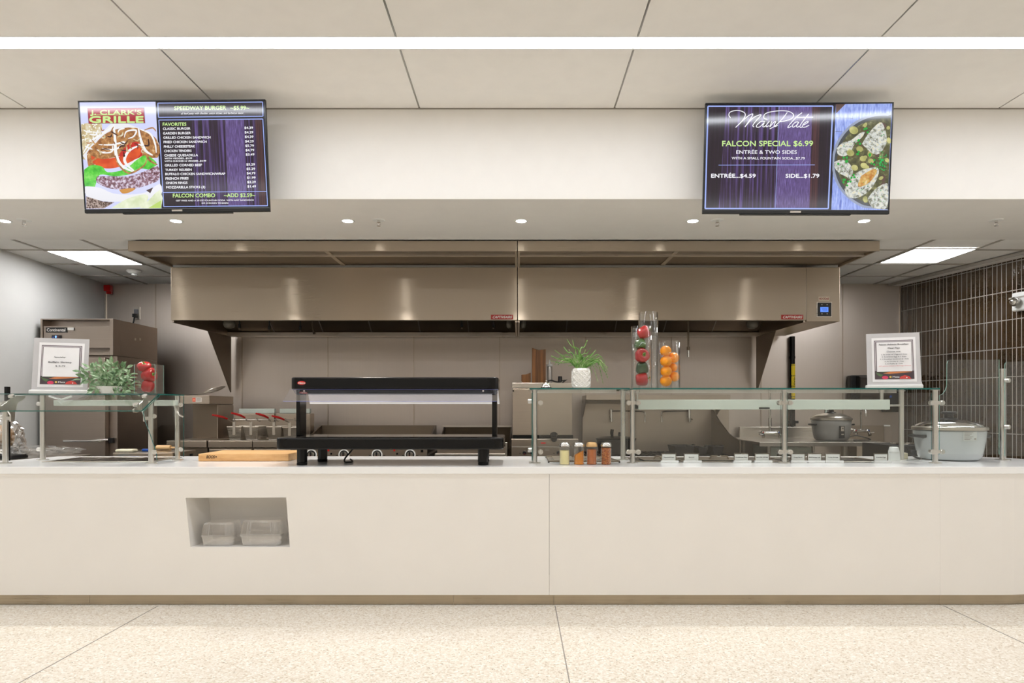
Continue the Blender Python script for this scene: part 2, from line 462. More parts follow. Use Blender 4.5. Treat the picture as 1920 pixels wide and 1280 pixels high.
# tiled wall on the right: every tile is set with a slightly different tilt
A = Vector((4.64, YB, 0)); B = Vector((5.245, 4.83, 0)); D = (B-A); WL = D.length; D.normalize(); NRM = Vector((D.y, -D.x, 0))
if NRM.x > 0: NRM = -NRM
mb = MB()
mb.prism([A, B, B-NRM*.25, A-NRM*.25], (0, 0, KZ+.05), 0)
rows = [.02, .1925, .4775, .7625, 1.0475, 1.3325, 1.6175, 1.9025, 2.1875, 2.4725, 2.7575, KZ-.004]
rt = random.Random(4); s = .004
while s < WL-.06:
    wd = rt.choice((.030, .042, .050, .064, .074)); g = .009
    for a, b in zip(rows, rows[1:]):
        if b < .7: continue
        th = .003; t1, t2 = rt.uniform(-.0010, .0010), rt.uniform(-.0015, .0015)
        c = [(s+g/2, a+g/2, t1+t2), (s+wd-g/2, a+g/2, -t1+t2), (s+wd-g/2, b-g/2, -t1-t2), (s+g/2, b-g/2, t1-t2)]
        f0 = [A+D*p[0]+NRM*.001+Vector((0,0,p[1])) for p in c]
        f1 = [A+D*p[0]+NRM*(th+p[2])+Vector((0,0,p[1])) for p in c]
        va = [mb.bm.verts.new(p) for p in f0]; vb = [mb.bm.verts.new(p) for p in f1]
        mb.bm.faces.new(vb).material_index = 1
        for i in range(4): mb.bm.faces.new((va[i], va[(i+1)%4], vb[(i+1)%4], vb[i])).material_index = 1
    s += wd
struct(mb.obj('wall_right', [m_grout, m_tile]))
# plaster strip where the tiled wall meets the kitchen ceiling
mb = MB(); q = A+NRM*.0; e = B
mb.prism([A+NRM*.01, B+NRM*.01, B+NRM*.16, A+NRM*.16], (0, 0, .02)); o = mb.obj('trim_10', m_soff); o.location.z = KZ-.021; struct(o)
mb = MB(); mb.prism([A+NRM*.16, B+NRM*.16, B+NRM*.18, A+NRM*.18], (0, 0, .028)); o = mb.obj('trim_11', m_tbar); o.location.z = KZ-.029; struct(o)

# ---------------------------------------------------------------- ceiling lights
def linear(y, z, label, m, vis=True):
    t = thing('linear_light', label, 'light', (0, y, z))
    mb = MB(); mb.box(-8.1, 8.1, y-.060, y+.052, z+.004, z+.012); mb.obj('lens', m, t)
    mb = MB()
    mb.box(-8.15, 8.15, y+.052, y+.066, z-.001, z+.05); mb.box(-8.15, 8.15, y-.066, y-.060, z-.001, z+.05)
    mb.box(-8.15, 8.15, y-.066, y+.066, z+.05, z+.07); mb.obj('housing', m_white, t)
linear(3.712, CZ, 'long white linear ceiling light running across the whole front ceiling', m_line)
linear(.56, CZ, 'linear ceiling light directly over the viewer, outside the frame', m_rear)
linear(-2.04, CZ, 'linear ceiling light behind the viewer, outside the frame', m_rear)
first = None
dl = [(8, 'leftmost downlight in the soffit, cut by the left edge of the photo'), (330, 'round recessed downlight below the burger menu screen'),
      (652, 'round recessed downlight in the soffit above the black food warmer, left of the hood seam'), (977, 'round recessed downlight in the soffit right above the seam between the hoods'),
      (1299, 'round recessed downlight below the left edge of the plate menu screen'), (1620, 'rightmost round recessed downlight, below the right edge of the plate menu screen')]
for u, lab in dl:
    x = PX(u, 5.05)
    if first is None:
        t = thing('downlight', lab, 'light', (x, 5.05, SZ), 'recessed downlights in the soffit')
        mb = MB(); mb.lathe([(.040, -.0035), (.048, -.004), (.056, -.001), (.056, .0), (.040, .0)], (x, 5.05, SZ), 32, caps=False); mb.obj('trim_ring', m_white, t, True)
        mb = MB(); mb.cyl((x, 5.05, SZ-.003), (x, 5.05, SZ), .0405, n=32); mb.obj('lens', m_spot, t)
        first = t
    else: dup(first, (x, 5.05, SZ), lab); continue
    ld = bpy.data.lights.new('downlight_beam', 'AREA'); ld.shape = 'DISK'; ld.size = .078; ld.energy = W_SPOT; ld.color = WARM; ld.spread = 2.4
    lo = bpy.data.objects.new('downlight_beam', ld); C.objects.link(lo); lo.parent = t; lo.location = (0, 0, -.006)
# four sprinklers
first = None
for u, v, lab in ((45, 412, 'small sprinkler head at the far left of the soffit underside'), (710, 411, 'small sprinkler head in the soffit between two downlights, left of centre'),
             (1345, 412, 'small sprinkler head in the soffit beneath the plate menu screen'), (1868, 412, 'small sprinkler head at the far right of the soffit underside')):
    x, y = PX(u, 5.03), 5.03
    if first is None:
        t = thing('sprinkler_head', lab, 'sprinkler', (x, y, SZ), 'ceiling sprinkler heads')
        mb = MB(); mb.lathe([(.012, -.004), (.044, -.006), (.050, 0), (.012, .0)], (x, y, SZ), 24); mb.obj('escutcheon', m_white, t, True)
        mb = MB(); mb.cyl((x, y, SZ-.02), (x, y, SZ), .012, n=12)
        mb.tube([(x-.012, y, SZ-.015), (x-.014, y, SZ-.03), (x, y, SZ-.045)], .0025); mb.tube([(x+.012, y, SZ-.015), (x+.014, y, SZ-.03), (x, y, SZ-.045)], .0025)
        mb.cyl((x, y, SZ-.047), (x, y, SZ-.045), .015, n=12); mb.obj('nozzle', m_chrome, t)
        first = t
    else: dup(first, (x, y, SZ), lab)
# two lay-in panels
for x0, x1, y0, y1, lab in ((-4.46, -3.89, 6.07, 6.64, 'square white ceiling light panel at the left above the refrigerator'),
                            (3.72, 4.29, 5.99, 6.56, 'square white ceiling light panel at the right near the tiled wall')):
    t = thing('ceiling_light_panel', lab, 'light', ((x0+x1)/2, (y0+y1)/2, KZ), 'lay-in kitchen light panels')
    mb = MB(); mb.box(x0, x1, y0, y1, KZ-.004, KZ+.002); mb.obj('diffuser', m_panel, t)
    mb = MB()
    for a in ((x0-.02, x0, y0-.02, y1+.02), (x1, x1+.02, y0-.02, y1+.02), (x0, x1, y0-.02, y0), (x0, x1, y1, y1+.02)): mb.box(*a, KZ-.006, KZ+.002)
    mb.obj('frame', m_tbar, t)
# panels hidden from view above the cook line are really there too: the kitchen between hood and wall ends
x, y = PX(252, 6.95), 6.95
t = thing('smoke_detector', 'round white smoke detector on the kitchen ceiling left of the hood', 'detector', (x, y, KZ))
mb = MB(); mb.lathe([(.075, 0), (.075, -.012), (.055, -.03), (.035, -.038), (.0, -.038)], (x, y, KZ-.001), 32); mb.obj('base', m_white, t, True)
mb = MB(); mb.lathe([(.03, -.036), (.03, -.048), (.022, -.055), (0, -.055)], (x, y, KZ-.001), 24); mb.obj('sensor', m_white, t, True)
mb = MB(); mb.box(PX(201, YB), PX(213, YB), YB-.07, YB-.012, PZ(547, YB), PZ(536, YB)); mb.box(PX(204,YB), PX(213,YB), YB-.05, YB-.012, PZ(552,YB), PZ(547,YB))
tag(mb.obj('alarm_strobe', m_red, bevel=.004), 'small red alarm box high on the back wall left corner under the ceiling', 'alarm')

# ================================================================ COUNTER
t = thing('service_counter', 'long white serving counter with a slanted niche and steel toe kick', 'counter', (0, 4.4, 0))
YC = 4.25; TZ = .92
def cp(u, v, y=YC): return P(u, v, y)
# front panel with the slanted niche opening
xa, xb, xc, xd = PX(0,YC)-1.1, PX(1030,YC), PX(1763,YC), 3.22
zt, zb = .874, .07
n4 = [cp(348,933), cp(536.5,932.5), cp(543.5,1025.5), cp(357,1025.5)]
mb = MB()
o4 = [Vector((xa,YC,zt)), Vector((xb-.001,YC,zt)), Vector((xb-.001,YC,zb)), Vector((xa,YC,zb))]
for i in range(4):
    j = (i+1) % 4; mb.quad([o4[i], o4[j], n4[j], n4[i]])
bk = [p+Vector((.025 if k in (0, 3) else 0, .26, 0)) for k, p in enumerate(n4)]
for i in range(4):
    j = (i+1) % 4; mb.quad([n4[i], n4[j], bk[j], bk[i]])
mb.quad(bk)
mb.quad([(xa, YC, zt), (xa, YC+.3, zt), (xa, YC+.3, zb), (xa, YC, zb)])
bmesh.ops.remove_doubles(mb.bm, verts=mb.bm.verts, dist=1e-5)
o = mb.obj('front_panel', m_corian, t); o['label'] = 'front panel with a slanted take-out container niche'
mb = MB(); mb.box(xb+.001, xc-.001, YC, YC+.02, zb, zt); mb.obj('front_panel', m_corian, t)
def corner(off):
    """plan line of the rounded right hand end"""
    pts = [(3.22, 4.25)]
    for i in range(1, 17):
        a = PI/2*i/16; pts.append((3.22+.85*math.sin(a), 4.25+.75*(1-math.cos(a))))
    return [(x-off*0.6, y+off) for x, y in pts]
mb = MB(); cv = [(xc+.001, 4.25)]+corner(0)
mb.prism([(x, y, zb) for x, y in cv]+[(x-.02, y+.02, zb) for x, y in cv[::-1]], (0, 0, zt-zb)); mb.obj('front_panel', m_corian, t)
ku = [(-1.3, PX(168,4.27)), (PX(168,4.27), PX(850,4.27)), (PX(850,4.27), PX(1038,4.27)), (PX(1038,4.27), PX(1761,4.27))]
for a, b in ((-4.6, ku[0][1]), ku[1], ku[2], ku[3]):
    mb = MB(); mb.box(a+.0008, b-.0008, 4.27, 4.28, .001, zb); mb.obj('toe_kick', m_kick, t)
mb = MB(); cv = [(ku[3][1]+.001, 4.27)]+corner(.02)
mb.prism([(x, y, .001) for x, y in cv]+[(x-.012, y+.012, .001) for x, y in cv[::-1]], (0, 0, zb-.001)); mb.obj('toe_kick', m_kick, t)
mb = MB(); mb.box(-3.5, 3.5, 5.02, 5.08, .001, .87); mb.obj('rear_panel', m_dsteel, t)
# worktop
front = [(-4.6, 4.243)]+[(x, y-.007) for x, y in corner(0)]
back = [(4.07, 4.87), (3.88, 4.90), (3.72, 5.08), (3.62, 5.15), (-3.69, 5.15), (-3.77, 4.75), (-4.6, 4.6)]
mb = MB(); mb.prism([(x, y, .8745) for x, y in front+back], (0, 0, TZ-.8745))
tag(mb.obj('countertop', m_top, bevel=.003), 'glossy white countertop slab along the whole serving counter', 'countertop')

# ---- take-out containers in the niche
def clamshell(name, x0, x1, y0, y1, z0, h, lab, tilt=0):
    t = thing(name, lab, 'food container', ((x0+x1)/2, (y0+y1)/2, z0), 'clear take-out containers in the niche', (0,0,tilt))
    zz = h*.42; W, Dp = (x1-x0)/2, (y1-y0)/2
    def ring(sc, z, n=56, rib=True):
        out = []
        for i in range(n*2):
            a = 2*PI*i/(n*2); c, s_ = math.cos(a), math.sin(a)
            x = math.copysign(abs(c)**.28, c)*W*sc; y = math.copysign(abs(s_)**.28, s_)*Dp*sc
            k = 1+(.012 if i % 2 else -.012) if rib else 1
            out.append((x*k, y*k, z))
        return out
    def shell(rgs):
        mb = MB(); R = [[mb.bm.verts.new(p) for p in r] for r in rgs]
        for a, b in zip(R, R[1:]):
            for i in range(len(a)): mb.bm.faces.new((a[i], a[(i+1)%len(a)], b[(i+1)%len(b)], b[i]))
        return mb, R
    mb, R = shell([ring(.86, .001), ring(.93, zz-.008), ring(1.0, zz-.006, rib=False), ring(1.0, zz, rib=False)]); mb.bm.faces.new(R[0]); mb.obj('tray', m_plas, t, local=True)
    mb, R = shell([ring(1.0, zz+.001, rib=False), ring(1.0, zz+.006, rib=False), ring(.95, zz+.008), ring(.86, h-.012), ring(.76, h, rib=False)]); mb.bm.faces.new(R[-1]); mb.obj('lid', m_plas, t, local=True)
zn = PZ(1025.5, YC)
clamshell('takeout_container', PX(377, 4.30), PX(440, 4.30), 4.27, 4.46, zn+.001, .155, 'clear ribbed clamshell container in the niche, the left of the two')
clamshell('takeout_container', PX(449, 4.30), PX(529, 4.30), 4.27, 4.48, zn+.001, .17, 'larger clear ribbed clamshell container in the niche, the right of the two')
# ================================================================ EXHAUST HOODS
FX, RX = 6.35, 7.66
HB, HT = 2.177, 2.70
def tbox(name, x0, x1, y0, y1, z0, z1, mats, par, bev=.003):
    mb = MB(); mb.box(x0, x1, y0, y1, z0, z1); return mb.obj(name, mats, par, bevel=bev)
def badge(par, u0, u1, v0, v1, y, txt, bg, fg, name='badge', pad=.06, bold=.03, skew=0):
    """flat label plate with lettering"""
    a, b = PX(u0, y), PX(u1, y); zt_, zb_ = PZ(v0, y), PZ(v1, y)
    l = wloc(par)
    cv = Canvas(lambda x, yy, k: Vector((a+(b-a)*x, y-.0018-.0003*k, zt_+(zb_-zt_)*yy))-l)
    cv.rect(0, 0, 1, 1, bg)
    if txt: cv.text(txt, pad, 1-pad, .22, .78, fg, bold, skew)
    return cv.obj(name, par)
m_bred = plain('badge red', (176,34,32), .4); m_bwhite = plain('lettering white', (240,238,234), .5)
m_bblack = plain('badge black', (24,24,24), .35); m_ink = plain('lettering black', (40,38,40), .6)
def legs(par, pts, z1, r=.02, z0=0):
    for x, y in pts:
        mb = MB(); mb.cyl((x, y, z0), (x, y, z1), r, n=10); mb.obj('leg', m_iron, par)
m_yel = plain('warning yellow', (238,206,30), .45)
def hood(x0, x1, lab, lamp_u, noz, label_u, xcab=None):
    t = thing('exhaust_hood', lab, 'exhaust hood', ((x0+x1)/2, YB, HB))
    xe = xcab or x1
    mb = MB(); mb.box(x0+.002, x1-.002, FX, FX+.02, HB, HT); mb.box(x0+.002, x1-.002, FX+.02, FX+.045, HB, HB+.02)
    mb.obj('front_canopy', m_hood, t, bevel=.002)
    mb = MB(); mb.box(x0+.002, x0+.022, FX+.02, RX, HB-.02, HT); mb.obj('side_panel', m_steel, t)
    mb = MB(); mb.box(x1-.022, x1-.002, FX+.02, RX, HB-.02, HT); mb.obj('side_panel', m_steel, t)
    # inner ceiling with the sloping filter bank, and the rim at the wall
    mb = MB()
    mb.prism([(x0+.022, 6.85, HT-.02), (x0+.022, 7.56, HB+.02), (x0+.022, 7.58, HB+.02), (x0+.022, 6.87, HT)], (x1-x0-.044, 0, 0))
    n = int((x1-x0)/.5)
    for k in range(1, n):
        xx = x0+k*(x1-x0)/n; mb.prism([(xx-.004, 6.84, HT-.022), (xx-.004, 7.55, HB+.018), (xx-.004, 7.56, HB+.02), (xx-.004, 6.86, HT-.02)], (.008, 0, 0), 1)
    mb.obj('filter_bank', [m_dsteel, m_gap], t)
    tbox('rear_rim', x0+.022, x1-.022, 7.54, 7.66, HB-.025, HB+.02, m_lsteel, t)
    # make-up air plenum in front of the canopy
    mb = MB()
    mb.box(x0+.002, xe-.002, 5.65, 5.67, 2.693, 2.783); mb.box(x0+.002, xe-.002, 5.67, 6.35, 2.722, 2.783, 2)  # underside plate in darker steel: the shade below is put into its colour
    mb.box(x0+.002, x0+.022, 5.67, 6.35, 2.700, 2.722)
    mb.box(x0+.022, xe-.022, 5.86, 5.90, 2.700, 2.722, 1)
    for k in range(1, 3):
        xx = x0+(x1-x0)*(.02 if False else k/2.0)
        if k < 2: mb.prism([(xx-.02, 5.67, 2.715), (xx+.02, 5.67, 2.715), (xx+.02, 6.34, 2.715), (xx-.02, 6.34, 2.715)], (0, 0, .008))
    mb.box(xe-.022, xe-.002, 5.67, 6.35, 2.700, 2.722)
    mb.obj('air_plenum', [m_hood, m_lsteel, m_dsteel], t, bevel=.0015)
    # lamps
    for u in lamp_u:
        X, Y, Z = PX(u, 7.0), 7.0, 2.215; q = .55 if abs(u-970) < 30 else 1
        mb = MB(); mb.cyl((X, Y, Z+.04), (X, Y, Z+.12), .05*q, .06*q, 20); g = mb.obj('lamp_socket', m_blackm, t, True)
        mb = MB(); mb.lathe([(.045*q, .05), (.06*q, .03), (.065*q, 0), (.05*q, -.03), (.025*q, -.042), (0, -.044)], (X, Y, Z), 24)
        mb.obj('lamp_globe', m_bulb, g, True)
    for u, v1 in noz:
        X, Y = PX(u, 6.9), 6.9; zb_ = PZ(v1, Y)
        mb = MB(); mb.cyl((X, Y, zb_+.05), (X, Y, 2.66), .007, n=8); mb.cyl((X, Y, zb_+.02), (X, Y, zb_+.06), .014, n=8); mb.cyl((X, Y, zb_), (X, Y, zb_+.025), .011, .008, n=8, mi=1)
        mb.obj('fire_nozzle', [m_iron, m_chrome], t)
    badge(t, label_u, label_u+41.5, 590, 598.5, FX, 'CAPTIVEAIRE', m_bred, m_bwhite, 'maker_badge', .07, .03, .04)
    return t
h1 = hood(PX(320, FX), 0.0, 'left stainless steel exhaust hood above the fryers, with small red badge at its right corner', (430, 955), ((449, 618), (505, 621), (563, 621), (866, 616), (925, 616)), 920.5)
h2 = hood(0.002, PX(1512, FX), 'right stainless steel exhaust hood with a control cabinet at its right end', (980.5, 1411), (), 1464.5, PX(1575, FX))
# control cabinet at the right end of hood 2
x0, x1 = PX(1512, FX), PX(1575, FX)
cb = tbox('control_cabinet', x0+.001, x1, FX, RX, HB-.012, HT, m_hood, h2, .003)
badge(cb, 1534.5, 1555, 556, 563.5, FX, 'HOOD#3', plain('sticker cream', (225,215,195), .5), plain('sticker red letters', (150,40,36), .5), 'sticker', .06, .02)
mb = MB(); mb.box(PX(1530.5,FX), PX(1559.5,FX), FX-.006, FX, PZ(594.5,FX), PZ(566,FX)); pl = mb.obj('thermostat_frame', m_lsteel, cb, bevel=.002)
mb = MB(); mb.box(PX(1532.5,FX), PX(1558,FX), FX-.012, FX-.006, PZ(593,FX), PZ(567.5,FX)); mb.obj('thermostat', m_blackp, pl, bevel=.002)
l = wloc(pl); yy = FX-.0125
cv = Canvas(lambda x, y, k: Vector((PX(x, FX), yy-.0004*k, PZ(y, FX)))-l)
cv.rect(1537, 576, 1552, 585, emis('thermostat blue display', lin((90,140,255)), 1.0))
for xx_ in (1540, 1549.5):
    for y_ in (571.5, 588.5): cv.ell(xx_, y_, .9, .9, m_bwhite, n=8)
for k in range(3): cv.rect(1539+k, 578+k*2, 1550, 578.7+k*2, m_bblack)
cv.obj('thermostat_display', pl)
# sloping end panels below the hoods
for nm_, x in (('end_panel', PX(320, FX)), ('end_panel', PX(1512, FX)-.0)):
    par = h1 if x < 0 else h2
    mb = MB(); mb.prism([(x+.002, 7.10, HB-.02), (x+.002, 7.68, HB-.02), (x+.002, 7.68, 1.49), (x+.002, 7.66, 1.49)], (.004 if x<0 else -.004, 0, 0)); mb.obj('end_panel', m_dsteel, par)
# hose with quick coupler hanging from the right hood
X, Y = PX(1290.5, 7.0), 7.0
mb = MB(); mb.cyl((X, Y, PZ(655, Y)), (X, Y, 2.6), .010, n=10); mb.cyl((X, Y, PZ(656,Y)), (X, Y, PZ(650,Y)), .017, n=10); mb.cyl((X, Y, PZ(669,Y)), (X, Y, PZ(657,Y)), .011, .013, n=10, mi=1)
mb.obj('drop_pipe', [m_dsteel, m_chrome], h2)
X, Y = PX(585.5, 6.8), 6.8
mb = MB(); mb.cyl((X, Y, PZ(612, Y)), (X, Y, 2.6), .008, n=10); mb.cyl((X+.03, Y-.02, PZ(627,Y)), (X, Y, PZ(612,Y)), .013, .010, n=10, mi=1)
mb.obj('drop_pipe', [m_dsteel, m_chrome], h1)

# ================================================================ REFRIGERATOR
x1, x0, y0, y1, zt_ = -4.105, -4.845, 6.5, 7.30, 2.213
t = thing('reach_in_refrigerator', 'tall stainless steel upright refrigerator at the left with a black name badge', 'refrigerator', ((x0+x1)/2, (y0+y1)/2, 0))
zg, zd = PZ(661, y0), PZ(666, y0)
mb = MB(); mb.box(x0, x1, y0+.07, y1, .13, zd); mb.obj('cabinet', m_fridge, t, bevel=.004)
mb = MB()
mb.box(x0, x1, y0+.12, y1, zd+.002, zt_); mb.box(x0, x0+.022, y0, y0+.12, zg-.02, zt_); mb.box(x1-.036, x1, y0, y0+.12, zd+.002, zt_)
mb.box(x0+.022, x1-.036, y0, y0+.12, zt_-.012, zt_); mb.box(x0+.022, x1-.036, y0, y0+.12, zd+.002, zd+.03)
mb.obj('top_housing', m_fridge, t, bevel=.003)
mb = MB(); mb.box(x0+.024, x1-.038, y0+.012, y0+.03, PZ(652,y0), PZ(611,y0)); g = mb.obj('grille_panel', m_fridge, t, bevel=.003)
bd = tbox('name_badge', PX(85,y0), PX(125,y0), y0+.004, y0+.012, PZ(623,y0), PZ(613.5,y0), m_bblack, g, .002)
l = wloc(g); cv = Canvas(lambda x, y, k: Vector((PX(x, y0), y0+.0035-.0003*k, PZ(y, y0)))-l)
cv.text('Continental', 87.5, 122, 615, 621, m_bwhite, .015); cv.rect(126.5, 614, 138, 618.5, m_bwhite); cv.text('CAUTION', 127.5, 137, 615, 616.4, m_ink, .0); cv.text('see manual', 127.5, 137, 617, 618, m_ink, .0)
cv.obj('badge_lettering', g)
mb = MB(); mb.box(PX(96.5,y0), PX(114,y0), y0-.002, y0+.012, PZ(635,y0), PZ(628,y0)); th_ = mb.obj('temperature_display', m_blackp, g, bevel=.006)
l = wloc(th_); cv = Canvas(lambda x, y, k: Vector((PX(x, y0), y0-.0025-.0003*k, PZ(y, y0)))-l)
cv.ell(105, 631.3, 1.8, 2.2, emis('display blue', lin((110,160,255)), 2.0), n=12); cv.ell(100, 632, 1.2, .6, emis('display blue small', lin((60,90,230)), 1.2), n=10); cv.ell(109, 631.5, 1, .6, emis('display red', lin((200,60,60)), 1), n=10)
cv.obj('readout', th_)
dr = tbox('door', x0+.005, PX(197, y0), y0-.0, y0+.066, .16, PZ(670, y0), m_fridge, t, .008)
mb = MB(); Z = PZ(825.5, y0)
mb.tube([(PX(205,y0), y0-.02, Z+.01), (PX(190,y0), y0-.045, Z), (PX(175,y0), y0-.05, Z-.003), (PX(126,y0), y0-.05, Z-.003)], [.012, .018, .011, .013], 10)
mb.sph((PX(188,y0), y0-.03, Z), .022, n=12); mb.cyl((PX(188,y0), y0-.03, Z), (PX(188,y0), y0+.002, Z), .012, n=10)
mb.obj('handle', m_chrome, dr, True)
mb = MB(); mb.box(PX(199.5,y0), PX(207,y0), y0+.03, y0+.068, PZ(831,y0), PZ(821,y0)); mb.obj('lock', m_blackp, t, bevel=.003)
for uu in (253.5, 262.5):
    Y = -4.105*1200/(uu-970); mb = MB(); mb.box(x1, x1+.003, Y-.012, Y+.012, PZ(638,Y), PZ(633.5,Y)); mb.obj('screw_cover', m_lsteel, t)
legs(t, [(xx, y_) for xx in (x0+.06, x1-.06) for y_ in (y0+.14, y1-.08)], .13, .025)
# power socket and the refrigerator cord
X, Z = PX(256.5, YB), PZ(587, YB)
t = thing('wall_outlet', 'steel electrical outlet on the back wall above the refrigerator with a plug in it', 'outlet', (X, YB-.012, Z))
tbox('cover_plate', X-.045, X+.045, YB-.012, YB-.0005, Z-.075, Z+.075, m_lsteel, t, .002)
tbox('socket', X-.025, X+.025, YB-.018, YB-.0125, Z-.01, Z+.045, plain('outlet grey', (120,120,125), .5), t, .002)
mb = MB(); mb.box(X-.022, X+.022, YB-.06, YB-.019, Z-.055, Z-.012); mb.tube([(X, YB-.045, Z-.05), (X-.005, YB-.06, Z-.12), (X-.008, YB-.09, Z-.18), (X-.01, YB-.2, zt_-.0), (X-.012, YB-.3, zt_-.1)], .009)
tag(mb.obj('power_cord', m_cord, bevel=.003), 'black plug and cord hanging from the outlet down behind the refrigerator', 'cord')

# ================================================================ FRY STATION
y0 = 6.5; ztop = PZ(826, y0)
# breading / dump station with overhead heat lamp
xa, xb = PX(312, y0), PX(388, y0)-.004
t = thing('fry_dump_station', 'stainless steel fry dump station with an overhead heat box, left of the fryers', 'fry station', ((xa+xb)/2, 7.0, 0))
tbox('cabinet', xa, xb, y0+.02, 7.5, .12, PZ(839.5, y0), m_dsteel, t)
tbox('top', xa, xb, y0, 7.5, PZ(838.5, y0), ztop, m_steel, t, .004)
xl, xr = -3.56, -3.246
tbox('lamp_box', xl, xr, 6.75, 7.32, PZ(757, 6.75), PZ(741.5, 6.75), m_steel, t, .003)
tbox('back_panel', xl, xr-.0, 7.02, 7.30, ztop+.001, PZ(757, 6.75)-.002, m_dsteel, t, .003)
tbox('side_guard', xr+.001, xr+.008, 6.92, 7.30, ztop+.001, PZ(759, 6.95), m_steel, t, .001)
cvp = MB(); 
badge(t, 360.5, 378.5, 745, 753.5, 6.75, '', plain('sticker white', (235,228,220), .5), m_ink, 'sticker')
l = wloc(t); cv = Canvas(lambda x, y, k: Vector((PX(x, 6.75), 6.75-.003-.0003*k, PZ(y, 6.75)))-l)
cv.rect(361, 745.5, 367, 753, plain('sticker orange red', (222,92,66), .5)); cv.ell(364, 749.2, 2, 2, plain('sticker pale red', (240,150,120), .5), n=12)
for k in range(3): cv.rect(368.5, 746.5+k*2.2, 377, 747.3+k*2.2, m_gap)
cv.obj('sticker_print', t)
legs(t, [(xb-.05, y0+.08), (xa+.05, y0+.08), (xb-.05, 7.4), (xa+.05, 7.4)], .12)
# skimmer lying on the box
c = Vector((PX(400, 6.95), 6.98, PZ(738, 6.95))); zb_ = PZ(741.5, 6.75)
mb = MB(); R = .105; tl = .30
def sk(a, r, d=0): return c+Vector((r*math.cos(a), r*math.sin(a)*.9, r*math.sin(a)*tl*.0 + .035*math.cos(a) - d))
c.z = zb_+.07
mb.tube([sk(2*PI*i/28, R) for i in range(28)], .003, 6, closed=True)
for k in range(-5, 6):
    w_ = math.sqrt(max(0, R*R-(k*.019)**2)); 
    mb.tube([c+Vector((k*.019, w_*j*.9, .035*(k*.019)/R-.02*(1-(abs(j))**2)*(1-(k/6)**2))) for j in (-1,-.5,0,.5,1)], .0024, 4)
    mb.tube([c+Vector((w_*j, k*.019*.9, .035*(w_*j)/R-.02*(1-(abs(j))**2)*(1-(k/6)**2))) for j in (-1,-.5,0,.5,1)], .0024, 4)
s_ = thing('wire_skimmer', 'round wire mesh skimmer resting on the fry station heat box', 'skimmer', (c.x, c.y, zb_))
mb.obj('mesh_bowl', m_lsteel, s_)
mb = MB(); mb.tube([c+Vector((-R, 0, -.035)), c+Vector((-R-.05, -.03, -.055)), (c.x-.30, c.y-.15, zb_+.008)], .005, 6); mb.obj('handle', m_lsteel, s_)
# two fryers
def fryer(xa, xb, lab, us):
    t = thing('deep_fryer', lab, 'deep fryer', ((xa+xb)/2, 7.0, 0), 'deep fryers')
    xa, xb = xa+.003, xb-.003
    tbox('cabinet', xa, xb, y0+.02, 7.25, .12, PZ(839.5, y0), m_dsteel, t)
    mb = MB(); mb.box(xa, xb, y0, y0+.16, PZ(838.5, y0), ztop); mb.box(xa, xb, 7.06, 7.10, PZ(838.5,y0), ztop); mb.box(xa, xa+.03, y0+.16, 7.06, PZ(838.5,y0), ztop); mb.box(xb-.03, xb, y0+.16, 7.06, PZ(838.5,y0), ztop)
    mb.obj('top', m_steel, t, bevel=.004)
    mb = MB(); mb.box(xa+.03, xb-.03, y0+.16, 7.06, ztop-.045, ztop-.04); mb.obj('oil_surface', plain('fryer oil', (70,50,25), .1), t)
    tbox('flue', xa+.002, xb-.002, 7.10, 7.25, PZ(838.5,y0), PZ(775, 7.1), m_steel, t, .004)
    tbox('flue_cap', xa+.03, xb-.02, 7.15, 7.2, PZ(775, 7.1)+.001, PZ(766, 7.1), m_lampw, t, .006)
    tbox('door', xa+.01, xb-.01, y0, y0+.019, .16, PZ(842, y0), m_steel, t, .003)
    mb = MB(); za = PZ(786.5, 7.03)
    mb.tube([(xa+.01, 7.03, za), (xb-.01, 7.03, za)], .005, 6)
    for k in range(4): X = xa+.04+k*(xb-xa-.08)/3; mb.tube([(X, 7.01, za+.02), (X, 7.03, za-.01), (X, 7.10, za-.02)], .004, 6)
    mb.obj('basket_hanger', m_lsteel, t)
    legs(t, [(xa+.05, y0+.08), (xb-.05, y0+.08), (xa+.05, 7.1), (xb-.05, 7.1)], .12)
fryer(-3.145, -2.69, 'left deep fryer, holding the two baskets nearer the fry dump station', None)
fryer(-2.69, -2.295, 'right deep fryer, next to the griddle and behind the tall black warmer post', None)
